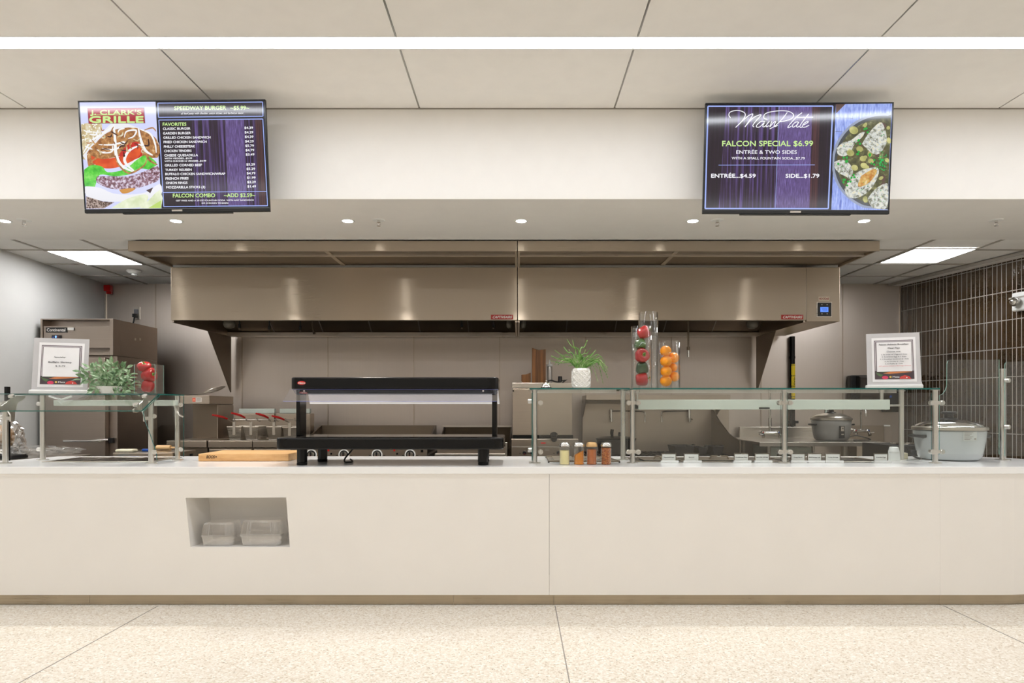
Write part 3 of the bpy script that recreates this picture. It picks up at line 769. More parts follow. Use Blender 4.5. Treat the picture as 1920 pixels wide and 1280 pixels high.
# fry baskets
def wirebasket(x0, x1, ya, yb, zt2, zb2, lab, hx, hz):
    t = thing('fry_basket', lab, 'fry basket', ((x0+x1)/2, (ya+yb)/2, zb2), 'wire fry baskets with red handles')
    mb = MB(); ins = .015
    top = [(x0,ya,zt2),(x1,ya,zt2),(x1,yb,zt2),(x0,yb,zt2)]; bot = [(x0+ins,ya+ins*1.6,zb2),(x1-ins,ya+ins*1.6,zb2),(x1-ins,yb-ins,zb2),(x0+ins,yb-ins,zb2)]
    mb.tube(top, .006, 6, closed=True); mb.tube(bot, .004, 6, closed=True)
    def L(a, b, t_): return Vector(a)+(Vector(b)-Vector(a))*t_
    for i in range(4):
        j = (i+1) % 4; n = 12 if i % 2 == 0 else 30
        for k in range(n+1):
            mb.tube([L(top[i], top[j], k/n), L(bot[i], bot[j], k/n)], .0024, 4)
        for k in range(1, 10):
            mb.tube([L(top[i], bot[i], k/10), L(top[j], bot[j], k/10)], .0024, 4)
    for k in range(1, 12): mb.tube([L(bot[0], bot[1], k/12), L(bot[3], bot[2], k/12)], .0024, 4)
    for k in range(1, 24): mb.tube([L(bot[0], bot[3], k/24), L(bot[1], bot[2], k/24)], .0024, 4)
    mb.obj('wire_cage', m_lsteel, t)
    xm = (x0+x1)/2
    mb = MB(); mb.box(xm-.014, xm+.014, ya-.005, ya-.001, zt2-.085, zt2+.055)
    mb.tube([(xm, ya-.004, zt2+.05), (xm-.02, ya-.02, zt2+.06), (xm+hx*.35, ya-.07, zt2+hz*.72)], .005, 6)
    g = mb.obj('handle_bracket', m_lsteel, t)
    mb = MB(); mb.tube(smoothpts([(xm+hx*.30, ya-.06, zt2+hz*.68), (xm+hx*.55, ya-.11, zt2+hz*.86), (xm+hx, ya-.17, zt2+hz*1.02)], 4), [.010]*3+[.012]*4+[.009]*2, 8); mb.obj('handle_grip', m_red, g, True)
zb2 = ztop+.0
yb_ = 6.9
def bas(u0, u1, vtop, lab, hdx, hz, ya=6.72):
    wirebasket(PX(u0, ya), PX(u1, ya), ya, 7.0, PZ(vtop, ya), PZ(824, ya)+.0, lab, hdx, hz)
bas(426, 452, 800, 'leftmost fry basket, its red handle pointing left past the fry station', -.15, .125)
bas(457, 484, 800, 'second fry basket from the left, its red handle the highest of the left pair', -.13, .145)
bas(500, 527, 800, 'third fry basket from the left, its red handle left of the warmer post', -.12, .14)
bas(530, 556, 801, 'fourth fry basket, closest to the tall black warmer post', -.12, .12)

# ================================================================ GRIDDLE
xa, xb = PX(575, y0), PX(801, y0)
t = thing('griddle', 'wide flat top griddle with four chrome knobs behind the black food warmer', 'griddle', ((xa+xb)/2, 7.0, 0))
tbox('cabinet', xa, xb, y0+.03, 7.5, .12, PZ(843, y0)-.06, m_dsteel, t)
pf = tbox('control_panel', xa, xb, y0, y0+.03, .70, PZ(841, y0), m_steel, t, .004)
tbox('cook_plate', xa+.03, xb-.03, y0+.03, 7.35, PZ(843, y0)-.055, PZ(836, y0), plain('griddle plate', (92,84,76), .25, 1), t, .003)
mb = MB(); zt3 = PZ(797, 7.42)
mb.box(PX(600,7.42), PX(818,7.42), 7.42, 7.45, .90, zt3)
for xx in (PX(818,7.42)-.02, PX(600,7.42)):
    mb.prism([(xx, 7.42, zt3), (xx, 6.72, PZ(836,y0)+.001), (xx, 7.42, PZ(836,y0)+.001)], (.02 if xx<-1.2 else .02, 0, 0))
mb.obj('splash_guard', m_dsteel, t, bevel=.002)
def knob(par, X, Y, Z, r, ring=True, marks=True, name='knob'):
    mb = MB()
    if ring:
        mb.cyl((X, Y-.004, Z), (X, Y, Z), r*1.25, n=28, mi=1); mb.cyl((X, Y-.006, Z), (X, Y-.0041, Z), r*1.0, n=28, mi=0)
    mb.cyl((X, Y-.03, Z), (X, Y-.006, Z), r*.62, r*.75, n=24, mi=2)
    mb.box(X-r*.16, X+r*.16, Y-.038, Y-.03, Z-r*.6, Z+r*.6, 0)
    mb.box(X-r*1.9, X-r*1.35, Y-.001, Y, Z-r*.25, Z-r*.1, 0); mb.box(X+r*1.35, X+r*1.9, Y-.001, Y, Z-r*.25, Z-r*.1, 0)
    mb.box(X-r*.1, X+r*.1, Y-.0385, Y-.038, Z-r*.45, Z-r*.25, 3)
    return mb.obj(name, [m_blackp, m_bwhite, m_lsteel if ring else m_blackp, m_red], par)
for u in (584, 645, 707, 769): knob(pf, PX(u, y0), y0, PZ(852, y0), .044)
for u in (616, 739.5):
    mb = MB(); mb.cyl((PX(u,y0), y0-.006, PZ(844,y0)), (PX(u,y0), y0, PZ(844,y0)), .010, n=12); mb.obj('indicator_light', m_red, pf)
    mb = MB(); mb.box(PX(u+5,y0)-.008, PX(u+5,y0)+.008, y0-.004, y0, PZ(852,y0), PZ(848.5,y0)); mb.obj('slot', m_black, pf)
mb = MB(); mb.box(PX(789,y0), PX(793.5,y0), y0-.006, y0, PZ(847.5,y0), PZ(843,y0)); mb.obj('switch', m_black, pf)
legs(t, [(x_, y_) for x_ in (xa+.08, xb-.08) for y_ in (y0+.1, 7.3)], PZ(843, y0)-.06-.0 if False else .12, .025)
# ================================================================ CHARBROILER
xa, xb = PX(815, y0)+.0, PX(951, y0)
t = thing('charbroiler', 'low dark charbroiler with a steel front rail between the griddle and the oven', 'grill', ((xa+xb)/2, 7.0, 0))
tbox('cabinet', xa, xb, y0+.03, 7.4, .12, PZ(850,y0), m_dsteel, t)
tbox('front_rail', xa-.0, xb-.02, y0, y0+.05, PZ(862, y0), PZ(850, y0), m_lsteel, t, .006)
tbox('control_panel', xa+.02, xb-.01, y0+.05, y0+.07, PZ(850,y0), PZ(838,y0), m_steel, t)
tbox('grate', xa+.06, xb-.06, y0+.08, 7.25, PZ(850,y0)+.002, PZ(838,y0)-.01, m_iron, t, .004)
mb = MB(); za = PZ(797, 7.3); X0, X1 = PX(832, 7.3), PX(959, 7.3)
mb.box(X0, X1, 7.3, 7.33, PZ(850,y0), za-.02); mb.box(X0-.01, X1, 7.27, 7.34, za-.02, za, 1)
mb.prism([(X1-.012, 7.3, za-.02), (X1-.012, y0+.1, PZ(838,y0)), (X1-.012, y0+.1, PZ(850,y0)), (X1-.012, 7.3, PZ(850,y0))], (.012, 0, 0))
mb.prism([(X0, 7.3, za-.02), (X0, y0+.25, PZ(838,y0)), (X0, y0+.25, PZ(850,y0)), (X0, 7.3, PZ(850,y0))], (.012, 0, 0))
mb.obj('splash_guard', [plain('seared steel', (84,74,62), .35, 1), m_lsteel], t)
tbox('side_post', xb-.02, xb-.0, y0, y0+.05, PZ(855,y0), PZ(829,y0), m_lsteel, t, .003)
mb = MB(); mb.box(xa+.03, xb-.03, y0+.04, 7.3, 0, .12); mb.obj('base', m_iron, t)

# ================================================================ OVEN BLOCK (tall cabinet right of the grill)
xa, xb = PX(961, 6.5), PX(1073, 6.5); zt4 = PZ(717.5, 6.5)
t = thing('convection_oven', 'tall stainless steel oven cabinet with a tray of wooden blocks on top', 'oven', ((xa+xb)/2, 7.0, 0))
tbox('body', xa, xb, 6.53, 7.4, .12, zt4-.055, m_steel, t)
tbox('top', xa-.005, xb+.01, 6.5, 7.4, zt4-.055+.001, zt4, m_lsteel, t, .004)
dr = tbox('door', xa+.002, xb-.002, 6.5, 6.529, PZ(815,6.5), PZ(728.5,6.5), m_steel, t, .003)
tbox('vent_gap', xa, xb+.01, 6.515, 6.53, PZ(822,6.5), PZ(815.5,6.5), m_black, t, 0)
pf = tbox('control_panel', xa-.01, xb+.06, 6.485, 6.53, .12, PZ(822.5, 6.5), m_steel, t, .004)
tbox('trim_strip', xa-.01, xb+.06, 6.48, 6.4845, PZ(838,6.5), PZ(836.5,6.5), m_gap, t, 0)
for u in (983.5, 998, 1047): knob(pf, PX(u, 6.48), 6.485, PZ(848.5, 6.48), .028, False)
badge(pf, 1014, 1023, 829, 831.5, 6.484, '', m_red, m_ink, 'sticker')
badge(pf, 1022, 1030, 841, 845, 6.484, '', m_lsteel, m_ink, 'sticker')
mb = MB(); mb.cyl((PX(962.5,6.5), 6.49, PZ(732.5,6.5)), (PX(962.5,6.5), 6.5, PZ(732.5,6.5)), .008, n=10); mb.obj('hinge_pin', m_black, t)
mb = MB(); mb.cyl((PX(1038,6.5), 6.42, PZ(822,6.5)), (PX(1038,6.5), 6.49, PZ(822,6.5)), .03, n=16); mb.cyl((PX(1038,6.5), 6.42, PZ(822,6.5)), (PX(1038,6.5), 6.46, PZ(814,6.5)), .032, .04, n=16); mb.obj('door_handle', m_black, t, bevel=.002)
mb = MB(); mb.box(xa+.03, xb-.03, 6.56, 7.3, 0, .12); mb.obj('base', m_iron, t)
# things on the oven
y = 6.62
mb = MB(); a, b = PX(976, y), PX(1056, y)
mb.prism([(a, y, zt4+.022), (a+.02, y+.01, zt4+.001), (b-.02, y+.01, zt4+.002), (b, y, zt4+.022), (b-.003, y, zt4+.026), (b-.024, y+.01, zt4+.006), (a+.024, y+.01, zt4+.006), (a+.003, y, zt4+.026)], (0, .30, 0))
tag(mb.obj('sheet_tray', m_lsteel, bevel=.002), 'shallow steel tray on top of the oven under the wooden blocks', 'tray'); ty = zt4+.0065
mb = MB(); a, b, h = PX(997.5, 6.72), PX(1023, 6.72), PZ(652.5, 6.72)
mb.prism([(a, 6.68, ty), (b, 6.68, ty), (b, 6.68, h-.015), ((a+b)/2, 6.68, h-.022), (a+.03, 6.68, h-.012), (a, 6.68, h)], (0, .12, 0))
tag(mb.obj('wooden_block', m_bamboo, bevel=.004), 'tall dark bamboo board or block standing on the oven tray', 'wooden block')
mb = MB(); a, b, h = PX(977.5, 6.72), PX(995, 6.72), PZ(701, 6.72)
mb.prism([(a, 6.68, ty), (b, 6.68, ty), (b, 6.68, h+.012), ((a+b)/2, 6.68, h-.004), (a, 6.68, h-.008)], (0, .10, 0))
tag(mb.obj('wooden_block', m_bamboo, bevel=.004), 'low dark bamboo block at the left end of the oven tray', 'wooden block')
X, Y = PX(1030.5, 6.8), 6.8
t = thing('squeeze_bottle', 'clear squeeze bottle with white cap beside the tall wooden block', 'bottle', (X, Y, ty))
mb = MB(); mb.lathe([(.028, 0), (.030, .01), (.030, .17), (.026, .18)], (X, Y, ty), 20); mb.obj('bottle_body', glassy('frosted bottle', (.8,.8,.8), .25, 2, .3), t, True)
mb = MB(); mb.lathe([(.034, .18), (.034, .20), (.012, .205), (.004, .25), (0, .25)], (X, Y, ty), 20); mb.obj('cap', m_white, t, True)
X, Y = PX(1050, 6.75), 6.75
mb = MB(); mb.lathe([(.024, 0), (.020, .07), (.018, .072), (0, .072)], (X, Y, ty), 20)
tag(mb.obj('plastic_cup', m_blackp, smooth=True), 'small black plastic cup upside down on the oven tray', 'cup')
mb = MB(); mb.prism([(PX(1056,Y), Y, ty+.002), (PX(1063.5,Y), Y, ty+.035), (PX(1065,Y), Y, ty+.038), (PX(1055.5,Y), Y, ty+.034), (PX(1053.5,Y), Y, ty+.03)], (0, .07, 0))
o = tag(mb.obj('scoop', m_blackp, bevel=.002), 'small black angled scoop at the right end of the oven tray', 'scoop')
mb = MB(); mb.tube(smoothpts([(PX(1027,6.66), 6.66, ty+.02), (PX(1034,6.66), 6.66, ty+.026), (PX(1040,6.67), 6.67, ty+.014), (PX(1046,6.68), 6.68, ty+.008)], 4), .008, 8)
tag(mb.obj('tongs', m_blackp, smooth=True), 'black handled tongs lying on the oven tray between bottle and cup', 'tongs')

# ================================================================ RANGE with tall back and shelf
xa, xb = PX(1094, 6.5), PX(1392, 6.5)
t = thing('gas_range', 'wide stainless steel range with a high back panel and shelf behind the right glass guard', 'range', ((xa+xb)/2, 7.0, 0))
tbox('body', xa+.0, xb, 6.55, 7.5, .12, .78, m_dsteel, t)
pf = tbox('front_rail', xa, xb, 6.5, 6.549, .66, .80, m_steel, t, .005)
mb = MB()
for k in range(6):
    gx = xa+.06+k*(xb-xa-.1)/6; w_ = (xb-xa-.1)/6-.02
    for j in range(6): mb.box(gx+j*w_/5-.006, gx+j*w_/5+.006, 6.6, 7.3, .795, .811)
    mb.box(gx, gx+w_, 6.6, 6.615, .781, .811); mb.box(gx, gx+w_, 7.28, 7.3, .781, .811); mb.box(gx, gx+w_, 6.95, 6.965, .781, .80)
mb.obj('grate', m_iron, t)
X0, X1 = PX(1092, 7.5), PX(1357, 7.5)
tbox('back_panel', X0, X1+.06, 7.5, 7.56, .781, PZ(742, 7.2), m_steel, t, .003)
mb = MB(); zs = PZ(741, 7.1); mb.box(X0-.0, X1-.08, 7.1, 7.5, zs-.035, zs); mb.box(X0-.0, X1-.06, 7.08, 7.1, zs-.05, zs+.008)
mb.prism([(X1-.1, 7.1, zs-.035), (X1-.1, 7.5, zs-.035), (X1-.1, 7.5, zs-.25)], (.01, 0, 0)); mb.prism([(X0, 7.1, zs-.035), (X0, 7.5, zs-.035), (X0, 7.5, zs-.25)], (.01, 0, 0))
mb.obj('shelf', m_steel, t, bevel=.002)
mb = MB(); mb.box(X0, X1-.12, 7.4, 7.49, zs-.09, zs-.055); mb.obj('shelf_brace', m_dsteel, t)
mb = MB(); x_ = xb-.012; mb.prism([(x_, 7.5, PZ(765,7.5)), (x_, 7.2, PZ(790,7.2)), (x_, 6.9, PZ(812,6.9)), (x_, 6.55, PZ(826,6.55)), (x_, 6.55, .781), (x_, 7.5, .781)], (.012, 0, 0)); mb.obj('side_guard', m_dsteel, t)
mb = MB(); mb.box(xa+.03, xb-.03, 6.6, 7.4, 0, .12); mb.obj('base', m_iron, t)
# pot filler taps on the range back
def potfill(u, v, d, lab):
    X, Y, Z = PX(u, 7.49), 7.5, PZ(v, 7.49)
    t = thing('pot_filler', lab, 'faucet', (X, Y, Z), 'pot filler taps on the range back')
    mb = MB(); mb.cyl((X, Y, Z-.03), (X, Y-.03, Z-.03), .02, n=14); mb.cyl((X, Y-.04, Z-.075), (X, Y-.04, Z+.055), .017, n=12); mb.cyl((X, Y-.06, Z-.05), (X, Y-.06, Z-.09), .014, n=12)
    mb.cyl((X, Y-.04, Z-.05), (X-d*.02, Y-.09, Z-.06), .008, n=8); mb.obj('valve', m_chrome, t, True)
    mb = MB(); L_ = .36*d
    mb.tube(smoothpts([(X, Y-.04, Z+.035), (X+L_*.5, Y-.12, Z+.035), (X+L_*.93, Y-.2, Z+.03), (X+L_, Y-.21, Z+.005), (X+L_*1.0, Y-.21, Z-.07)], 5), .008, 8); mb.cyl((X+L_, Y-.21, Z-.09), (X+L_, Y-.21, Z-.06), .012, n=10); mb.obj('spout', m_chrome, t, True)
potfill(1145, 776, 1, 'chrome pot filler tap with its spout swung right, left half of the range back')
potfill(1291, 776, -1, 'chrome pot filler tap with its spout swung left, right half of the range back')
# braising pan with lid handle
X, Y, Z = PX(1158, 6.72), 6.83, .812
t = thing('black_pan', 'large black round pan with a domed lid and upright black knob on the range', 'pan', (X, Y, Z))
mb = MB(); mb.lathe([(.0, 0), (.16, 0), (.185, .02), (.205, .15), (.212, .163)], (X, Y, Z), 36); mb.obj('pan_body', m_iron, t, True)
mb = MB(); mb.lathe([(.216, .164), (.216, .170), (.17, .183), (.10, .193), (0, .196)], (X, Y, Z), 36); g = mb.obj('lid', m_black, t, True)
mb = MB(); mb.tube([(X-.04, Y, Z+.19), (X-.045, Y, Z+.225), (X-.04, Y, Z+.265)], [.014, .018, .018], 12); mb.obj('lid_knob', m_black, g, True)
mb = MB(); mb.tube([(X+.05, Y+.1, Z+.185), (X+.055, Y+.1, Z+.23)], .014, 10); mb.obj('vent_knob', m_black, g, True)
# roasting pans, dark, stacked on the right part
def pan(u0, u1, v0, v1, lab, y=6.68, dep=.3):
    X0, X1 = PX(u0, y), PX(u1, y); z1 = PZ(v0, y); z0 = .812
    t = thing('cast_iron_pan', lab, 'pan', ((X0+X1)/2, y+dep/2, z0), 'dark pans on the range')
    mb = MB(); i = .02; top = [(X0, y), (X1, y), (X1, y+dep), (X0, y+dep)]; bt = [(X0+i, y+i), (X1-i, y+i), (X1-i, y+dep-i), (X0+i, y+dep-i)]
    a = [mb.bm.verts.new((p[0], p[1], z1)) for p in top]; b = [mb.bm.verts.new((p[0], p[1], z0)) for p in bt]; c_ = [mb.bm.verts.new((p[0]*.0+p[0], p[1], z1-.005)) for p in bt]
    d_ = [mb.bm.verts.new((p[0], p[1], z0+.006)) for p in bt]
    for k in range(4):
        j = (k+1) % 4
        mb.bm.faces.new((a[k], a[j], b[j], b[k])); mb.bm.faces.new((a[k], a[j], c_[j], c_[k])); mb.bm.faces.new((c_[k], c_[j], d_[j], d_[k]))
    mb.bm.faces.new(b); mb.bm.faces.new(d_); mb.obj('pan_body', m_iron, t, bevel=.002)
    mb = MB(); mb.tube([(X1-.005, y+dep*.35, z1-.01), (X1+.03, y+dep*.4, z1+.004), (X1+.03, y+dep*.6, z1+.004), (X1-.005, y+dep*.65, z1-.01)], .007, 8); mb.obj('handle', m_iron, t)
pan(1264, 1303, 836, 0, 'left of the dark metal pans on the right half of the range')
pan(1309, 1328, 839, 0, 'middle, smallest of the dark metal pans on the range')
pan(1336, 1358, 837, 0, 'right of the dark metal pans, nearest the prep table')
# ================================================================ PREP TABLE, SINK AND WALL ITEMS (right of the range)
y0 = 6.6
xa, xb = PX(1424, y0), PX(1662, y0); zt_ = PZ(828.5, y0)
t = thing('prep_table', 'stainless steel prep table with sink tap behind the glass guard at the right', 'table', ((xa+xb)/2, 7.1, 0))
mb = MB(); mb.box(xa-.0, xb, y0, y0+.02, PZ(836.5,y0), zt_); mb.box(xa, xb, y0+.02, 7.62, zt_-.012, zt_)
mb.obj('table_top', m_lsteel, t, bevel=.004)
tbox('backsplash', PX(1387, 7.62), PX(1530, 7.62), 7.62, 7.66, zt_-.02, PZ(800, 7.62), m_lsteel, t, .004)
for X in (PX(1441, 6.75), PX(1585, 6.75), PX(1640, 6.9)):
    for Y in (6.75, 7.5):
        mb = MB(); mb.cyl((X, Y, 0), (X, Y, zt_-.013), .022, n=14); mb.obj('leg', m_lsteel, t, True)
tbox('undershelf', xa+.02, xb-.2, 6.72, 7.55, .25, .27, m_dsteel, t)
mb = MB(); X0, X1 = PX(1443, 7.0), PX(1522, 7.0); mb.box(X0, X1, 7.0, 7.5, .272, PZ(838, 7.0)+.0)
mb.box((X0+X1)/2-.003, (X0+X1)/2+.003, 6.992, 7.0, .3, .8)
t2 = thing('storage_bin', 'pale steel bin under the prep table behind the food tags', 'bin', ((X0+X1)/2, 7.2, .272))
mb.obj('bin_body', m_lampw, t2, bevel=.006)
mb = MB(); mb.box(X0+.08, X1-.08, 6.985, 7.0, .78, .80); mb.obj('handle', m_gap, t2)
def tap(X, Y, Z, name, lab, tall, gn, spread):
    t = thing(name, lab, 'faucet', (X, Y, Z))
    mb = MB(); mb.cyl((X-spread, Y, Z+.05), (X+spread, Y, Z+.05), .016, n=12)
    for s_ in (-1, 1): mb.cyl((X+s_*spread, Y, Z+.05), (X+s_*spread, Y+.05, Z+.05), .02, .028, n=14); mb.sph((X+s_*spread, Y, Z+.05), .023, n=12)
    mb.obj('tap_body', m_chrome, t, True)
    for s_, m_ in ((-1, m_red), (1, m_blue)):
        mb = MB(); mb.cyl((X+s_*spread, Y-.02, Z+.045), (X+s_*spread*1.05, Y-.05, Z+.0), .016, .02, n=12); mb.tube([(X+s_*spread*1.0, Y-.04, Z+.03), (X+s_*(spread+.05), Y-.06, Z+.035)], .008, 8)
        h = mb.obj('handle', m_chrome, t, True)
        mb = MB(); mb.sph((X+s_*spread, Y-.035, Z+.055), .009, n=8); mb.obj('colour_dot', m_, h, True)
    mb = MB()
    if gn:
        r = gn; pts = [(X, Y, Z+.05), (X, Y, Z+tall)]+[(X, Y-r+r*math.cos(a), Z+tall+r*math.sin(a)) for a in [PI*k/8 for k in range(1, 9)]]+[(X, Y-2*r, Z+tall-.04)]
        mb.tube(pts, .011, 10)
    else:
        mb.tube([(X, Y, Z+.06), (X, Y, Z+tall*.55)], .013, 10); mb.tube([(X, Y, Z+tall*.55), (X, Y, Z+tall)], .019, 10, mi=0)
        mb.tube([(X, Y, Z+tall), (X, Y, Z+tall+.35)], .012, 8)
    mb.obj('spout', m_chrome, t, True)
    return t
tap(PX(1450, 7.3), 7.4, PZ(811, 7.4)-.05, 'pre_rinse_faucet', 'chrome wall faucet with a tall riser, left of the glass guard post', .22, 0, .09)
tap(PX(1641, 7.2), 7.5, PZ(808, 7.4)-.05, 'gooseneck_faucet', 'chrome gooseneck faucet with red and blue dots above the hand sink', .26, .055, .075)
# hand sink
X0, X1 = PX(1600, 7.4), PX(1672, 7.4)
t = thing('hand_sink', 'wall hung steel hand sink beside the rice cooker', 'sink', ((X0+X1)/2, 7.5, .8))
tbox('backsplash', X0, X1+.08, YB-.05, YB-.014, .84, PZ(797, 7.7), m_steel, t, .004)
mb = MB(); za = .87
mb.box(X0, X1, 7.33, 7.36, za-.16, za); mb.box(X0, X0+.02, 7.36, YB-.052, za-.16, za); mb.box(X1-.02, X1, 7.36, YB-.052, za-.16, za); mb.box(X0+.02, X1-.02, 7.36, YB-.052, za-.16, za-.15)
mb.obj('basin', m_steel, t, bevel=.004)
badge(t, 1657, 1669, 796, 799, YB-.055, '', m_bwhite, m_ink, 'sticker')
# paper towel and soap dispensers
X0, X1 = PX(1587, YB), PX(1648, YB)
t = thing('paper_towel_dispenser', 'dark smoked paper towel dispenser on the back wall, partly behind the breakfast card', 'dispenser', ((X0+X1)/2, YB-.1, 1.4))
mb = MB(); mb.box(X0, X1, YB-.10, YB-.012, PZ(752,YB), PZ(704,YB)); mb.obj('back_box', m_blackp, t, bevel=.01)
mb = MB(); prof = []
zc, zr = (PZ(752,YB)+PZ(706,YB))/2, (PZ(706,YB)-PZ(752,YB))/2
pp = [(0, YB-.105-.16*max(0, math.cos(a))**.6, zc+zr*math.sin(a)) for a in [(-PI/2)+PI*k/12 for k in range(13)]]
mb.prism([(X0+.06, y_, z_) for _, y_, z_ in pp], (X1-X0-.07, 0, 0)); mb.obj('smoked_cover', plain('smoked plastic', (58,52,48), .12, spec=.7), t, True)
X0, X1, y_ = PX(1650, YB), PX(1677, YB), YB-.12
t = thing('soap_dispenser', 'black soap dispenser with a small blue label, right of the towel dispenser', 'dispenser', ((X0+X1)/2, YB, 1.3))
mb = MB(); mb.box(X0, X1, YB-.11, YB-.012, PZ(772,YB), PZ(727,YB)); mb.obj('body', m_blackp, t, bevel=.015)
mb = MB(); mb.box(X0+.02, X1-.02, YB-.13, YB-.111, PZ(770,YB), PZ(760,YB)); mb.obj('push_bar', m_black, t, bevel=.006)
badge(t, 1662, 1672, 741, 745, YB-.112, 'SOAP' if False else '', m_blue, m_bwhite)
# gas pipe
X, Y = PX(1485.5, 7.7), 7.7
t = thing('gas_pipe', 'black vertical gas pipe with a yellow GAS label right of the hood end panel', 'pipe', (X, Y, .95))
mb = MB(); r = .031; mb.cyl((X, Y, PZ(795, Y)), (X, Y, HB-.014), r, n=20); mb.cyl((X, Y, PZ(672,Y)), (X, Y, PZ(668,Y)), r+.004, n=20)
mb.obj('pipe_run', m_black, t, True)
mb = MB(); mb.cyl((X, Y-.005, 1.085), (X, Y-.005, PZ(788,Y)), .037, n=14); mb.box(X-.05, X+.06, Y-.037, Y, 1.12, 1.15); mb.cyl((X, Y, .90), (X, Y, 1.084), .02, n=12); mb.obj('gas_valve', m_blackp, t)
mb = MB(); z0_, z1_ = PZ(747, Y), PZ(682.5, Y); N = 14; rr = r+.0015
def rib(z0_, z1_, a0, a1, rr, mi, N=10):
    vs = []
    for k in range(N+1):
        a = a0+(a1-a0)*k/N; vs.append((X+rr*math.sin(a), Y-rr*math.cos(a)))
    for a, b in zip(vs, vs[1:]): mb.quad([(a[0], a[1], z0_), (b[0], b[1], z0_), (b[0], b[1], z1_), (a[0], a[1], z1_)], mi)
rib(z0_, z1_, -.75, 2.2, rr, 0)
for v_ in (684.5, 704.5, 724, 743.5):
    for k in range(6): rib(PZ(v_+1.1, Y), PZ(v_-1.1, Y), -.7+.42*k, -.48+.42*k, rr+.0006, 1, 3)
for a, b in ((687, 702), (707, 721), (727, 741)): pass
vs, fs = text_geo('GAS', .03); w_ = max(v[0] for v in vs)
zc = PZ(705.5+2, Y)
V = [mb.bm.verts.new((X+(rr+.001)*math.sin(.15+.62*(v[1]/.73)), Y-(rr+.001)*math.cos(.15+.62*(v[1]/.73)), PZ(707.5,Y)-(PZ(707.5,Y)-PZ(721.5,Y))*v[0]/w_)) for v in vs]
for f in fs: mb.bm.faces.new([V[i] for i in f]).material_index = 1
mb.obj('gas_label', [m_yel, m_bblack], t)
# outlet behind the rice cooker
X, Z = PX(1552, YB), PZ(774, YB)
t = thing('wall_outlet', 'steel outlet on the back wall just behind the rice cooker lid knob', 'outlet', (X, YB-.012, Z))
tbox('cover_plate', X-.035, X+.035, YB-.012, YB-.0005, Z-.055, Z+.055, m_lampw, t, .002)
tbox('socket', X-.015, X+.015, YB-.016, YB-.0125, Z-.035, Z+.035, plain('outlet dark', (110,108,106), .5), t, .001)

def ricecooker(X, Y, Z, R, H, lab, bodym, kind, ku):
    """R rim radius, H body height"""
    t = thing('rice_cooker', lab, 'rice cooker', (X, Y, Z))
    mb = MB(); f = .018*(R/.2)
    mb.lathe([(R*.72, .006), (R*.78, .006), (R*.84, H*.10), (R*.90, H*.35), (R*.955, H*.75), (R*.97, H*.97), (R*.95, H)], (X, Y, Z), 56); mb.obj('body', bodym, t, True)
    mb = MB(); mb.lathe([(R*.7, 0), (R*.74, 0), (R*.74, .005), (R*.7, .005)], (X, Y, Z), 32)
    mb.obj('base_ring', m_blackp, t, True)
    mb = MB(); mb.lathe([(R*.96, H+.001), (R*1.01, H+.003), (R*1.015, H+.022), (R*.98, H+.028), (R*.94, H+.028)], (X, Y, Z), 56); mb.obj('rim', m_lsteel, t, True)
    mb = MB(); h = H+.029
    mb.lathe([(R*.93, h), (R*.90, h+.012), (R*.7, h+.032), (R*.4, h+.048), (R*.12, h+.054), (0, h+.055)], (X, Y, Z), 56); g = mb.obj('lid', m_chrome if kind else m_lsteel, t, True)
    mb = MB(); k = R/.24
    mb.lathe([(.060*k, h+.052), (.05*k, h+.062), (.030*k, h+.064), (.030*k, h+.092*1), (.050*k, h+.094), (.052*k, h+.108), (.04*k, h+.112), (0, h+.112)], (X, Y, Z), 24); mb.obj('lid_knob', m_blackp, g, True)
    for s_ in (-1, 1):
        mb = MB(); x_ = X+s_*R*.95
        mb.tube(smoothpts([(x_-s_*.01, Y-.07*k, Z+H*.80), (x_+s_*.03*k, Y-.06*k, Z+H*.80), (x_+s_*.04*k, Y, Z+H*.80), (x_+s_*.03*k, Y+.06*k, Z+H*.80), (x_-s_*.01, Y+.07*k, Z+H*.80)], 4), .012*k, 8)
        mb.prism([(x_-s_*.02, Y-.06*k, Z+H*.71), (x_+s_*.02*k, Y-.05*k, Z+H*.76), (x_+s_*.03*k, Y-.05*k, Z+H*.80), (x_-s_*.02, Y-.06*k, Z+H*.82)], (0, .12*k, 0))
        mb.obj('handle', m_blackp, t, True)
    return t
# the cooker on the prep table
Yr = 6.98; Xr = PX(1558.5, Yr); R_ = (1594.5-1523)/2*Yr/1200/1.01
zt_ = PZ(828.5, 6.6)
t = ricecooker(Xr, Yr, zt_+.0005, R_, PZ(786.5, Yr-R_)-zt_-.012, 'grey rice cooker with a black switch panel on the prep table', plain('cooker grey enamel', (150,148,144), .35, coat=.2), 0, 1557)
l = wloc(t); yp = lambda x: Yr-math.sqrt(max(0, (R_*.965)**2-(x-Xr)**2))
mb = MB(); 
def panel(u0, v0, u1, v1, off, mi, n=8):
    z1_, z0_ = PZ(v0, Yr-R_*.9), PZ(v1, Yr-R_*.9)
    for k in range(n):
        a, b = PX(u0+(u1-u0)*k/n, Yr-R_*.8), PX(u0+(u1-u0)*(k+1)/n, Yr-R_*.8)
        mb.quad([(a, yp(a)-off, z0_), (b, yp(b)-off, z0_), (b, yp(b)-off, z1_), (a, yp(a)-off, z1_)], mi)
panel(1570, 798.5, 1581, 821, .004, 0); panel(1573.5, 799.5, 1579.5, 808, .006, 1); panel(1574, 813, 1579, 815, .006, 1); panel(1575.5, 802, 1578, 804, .008, 0)
mb.obj('switch_panel', [m_blackp, m_lsteel], t)
mb = MB(); c0 = Xr+R_*.75
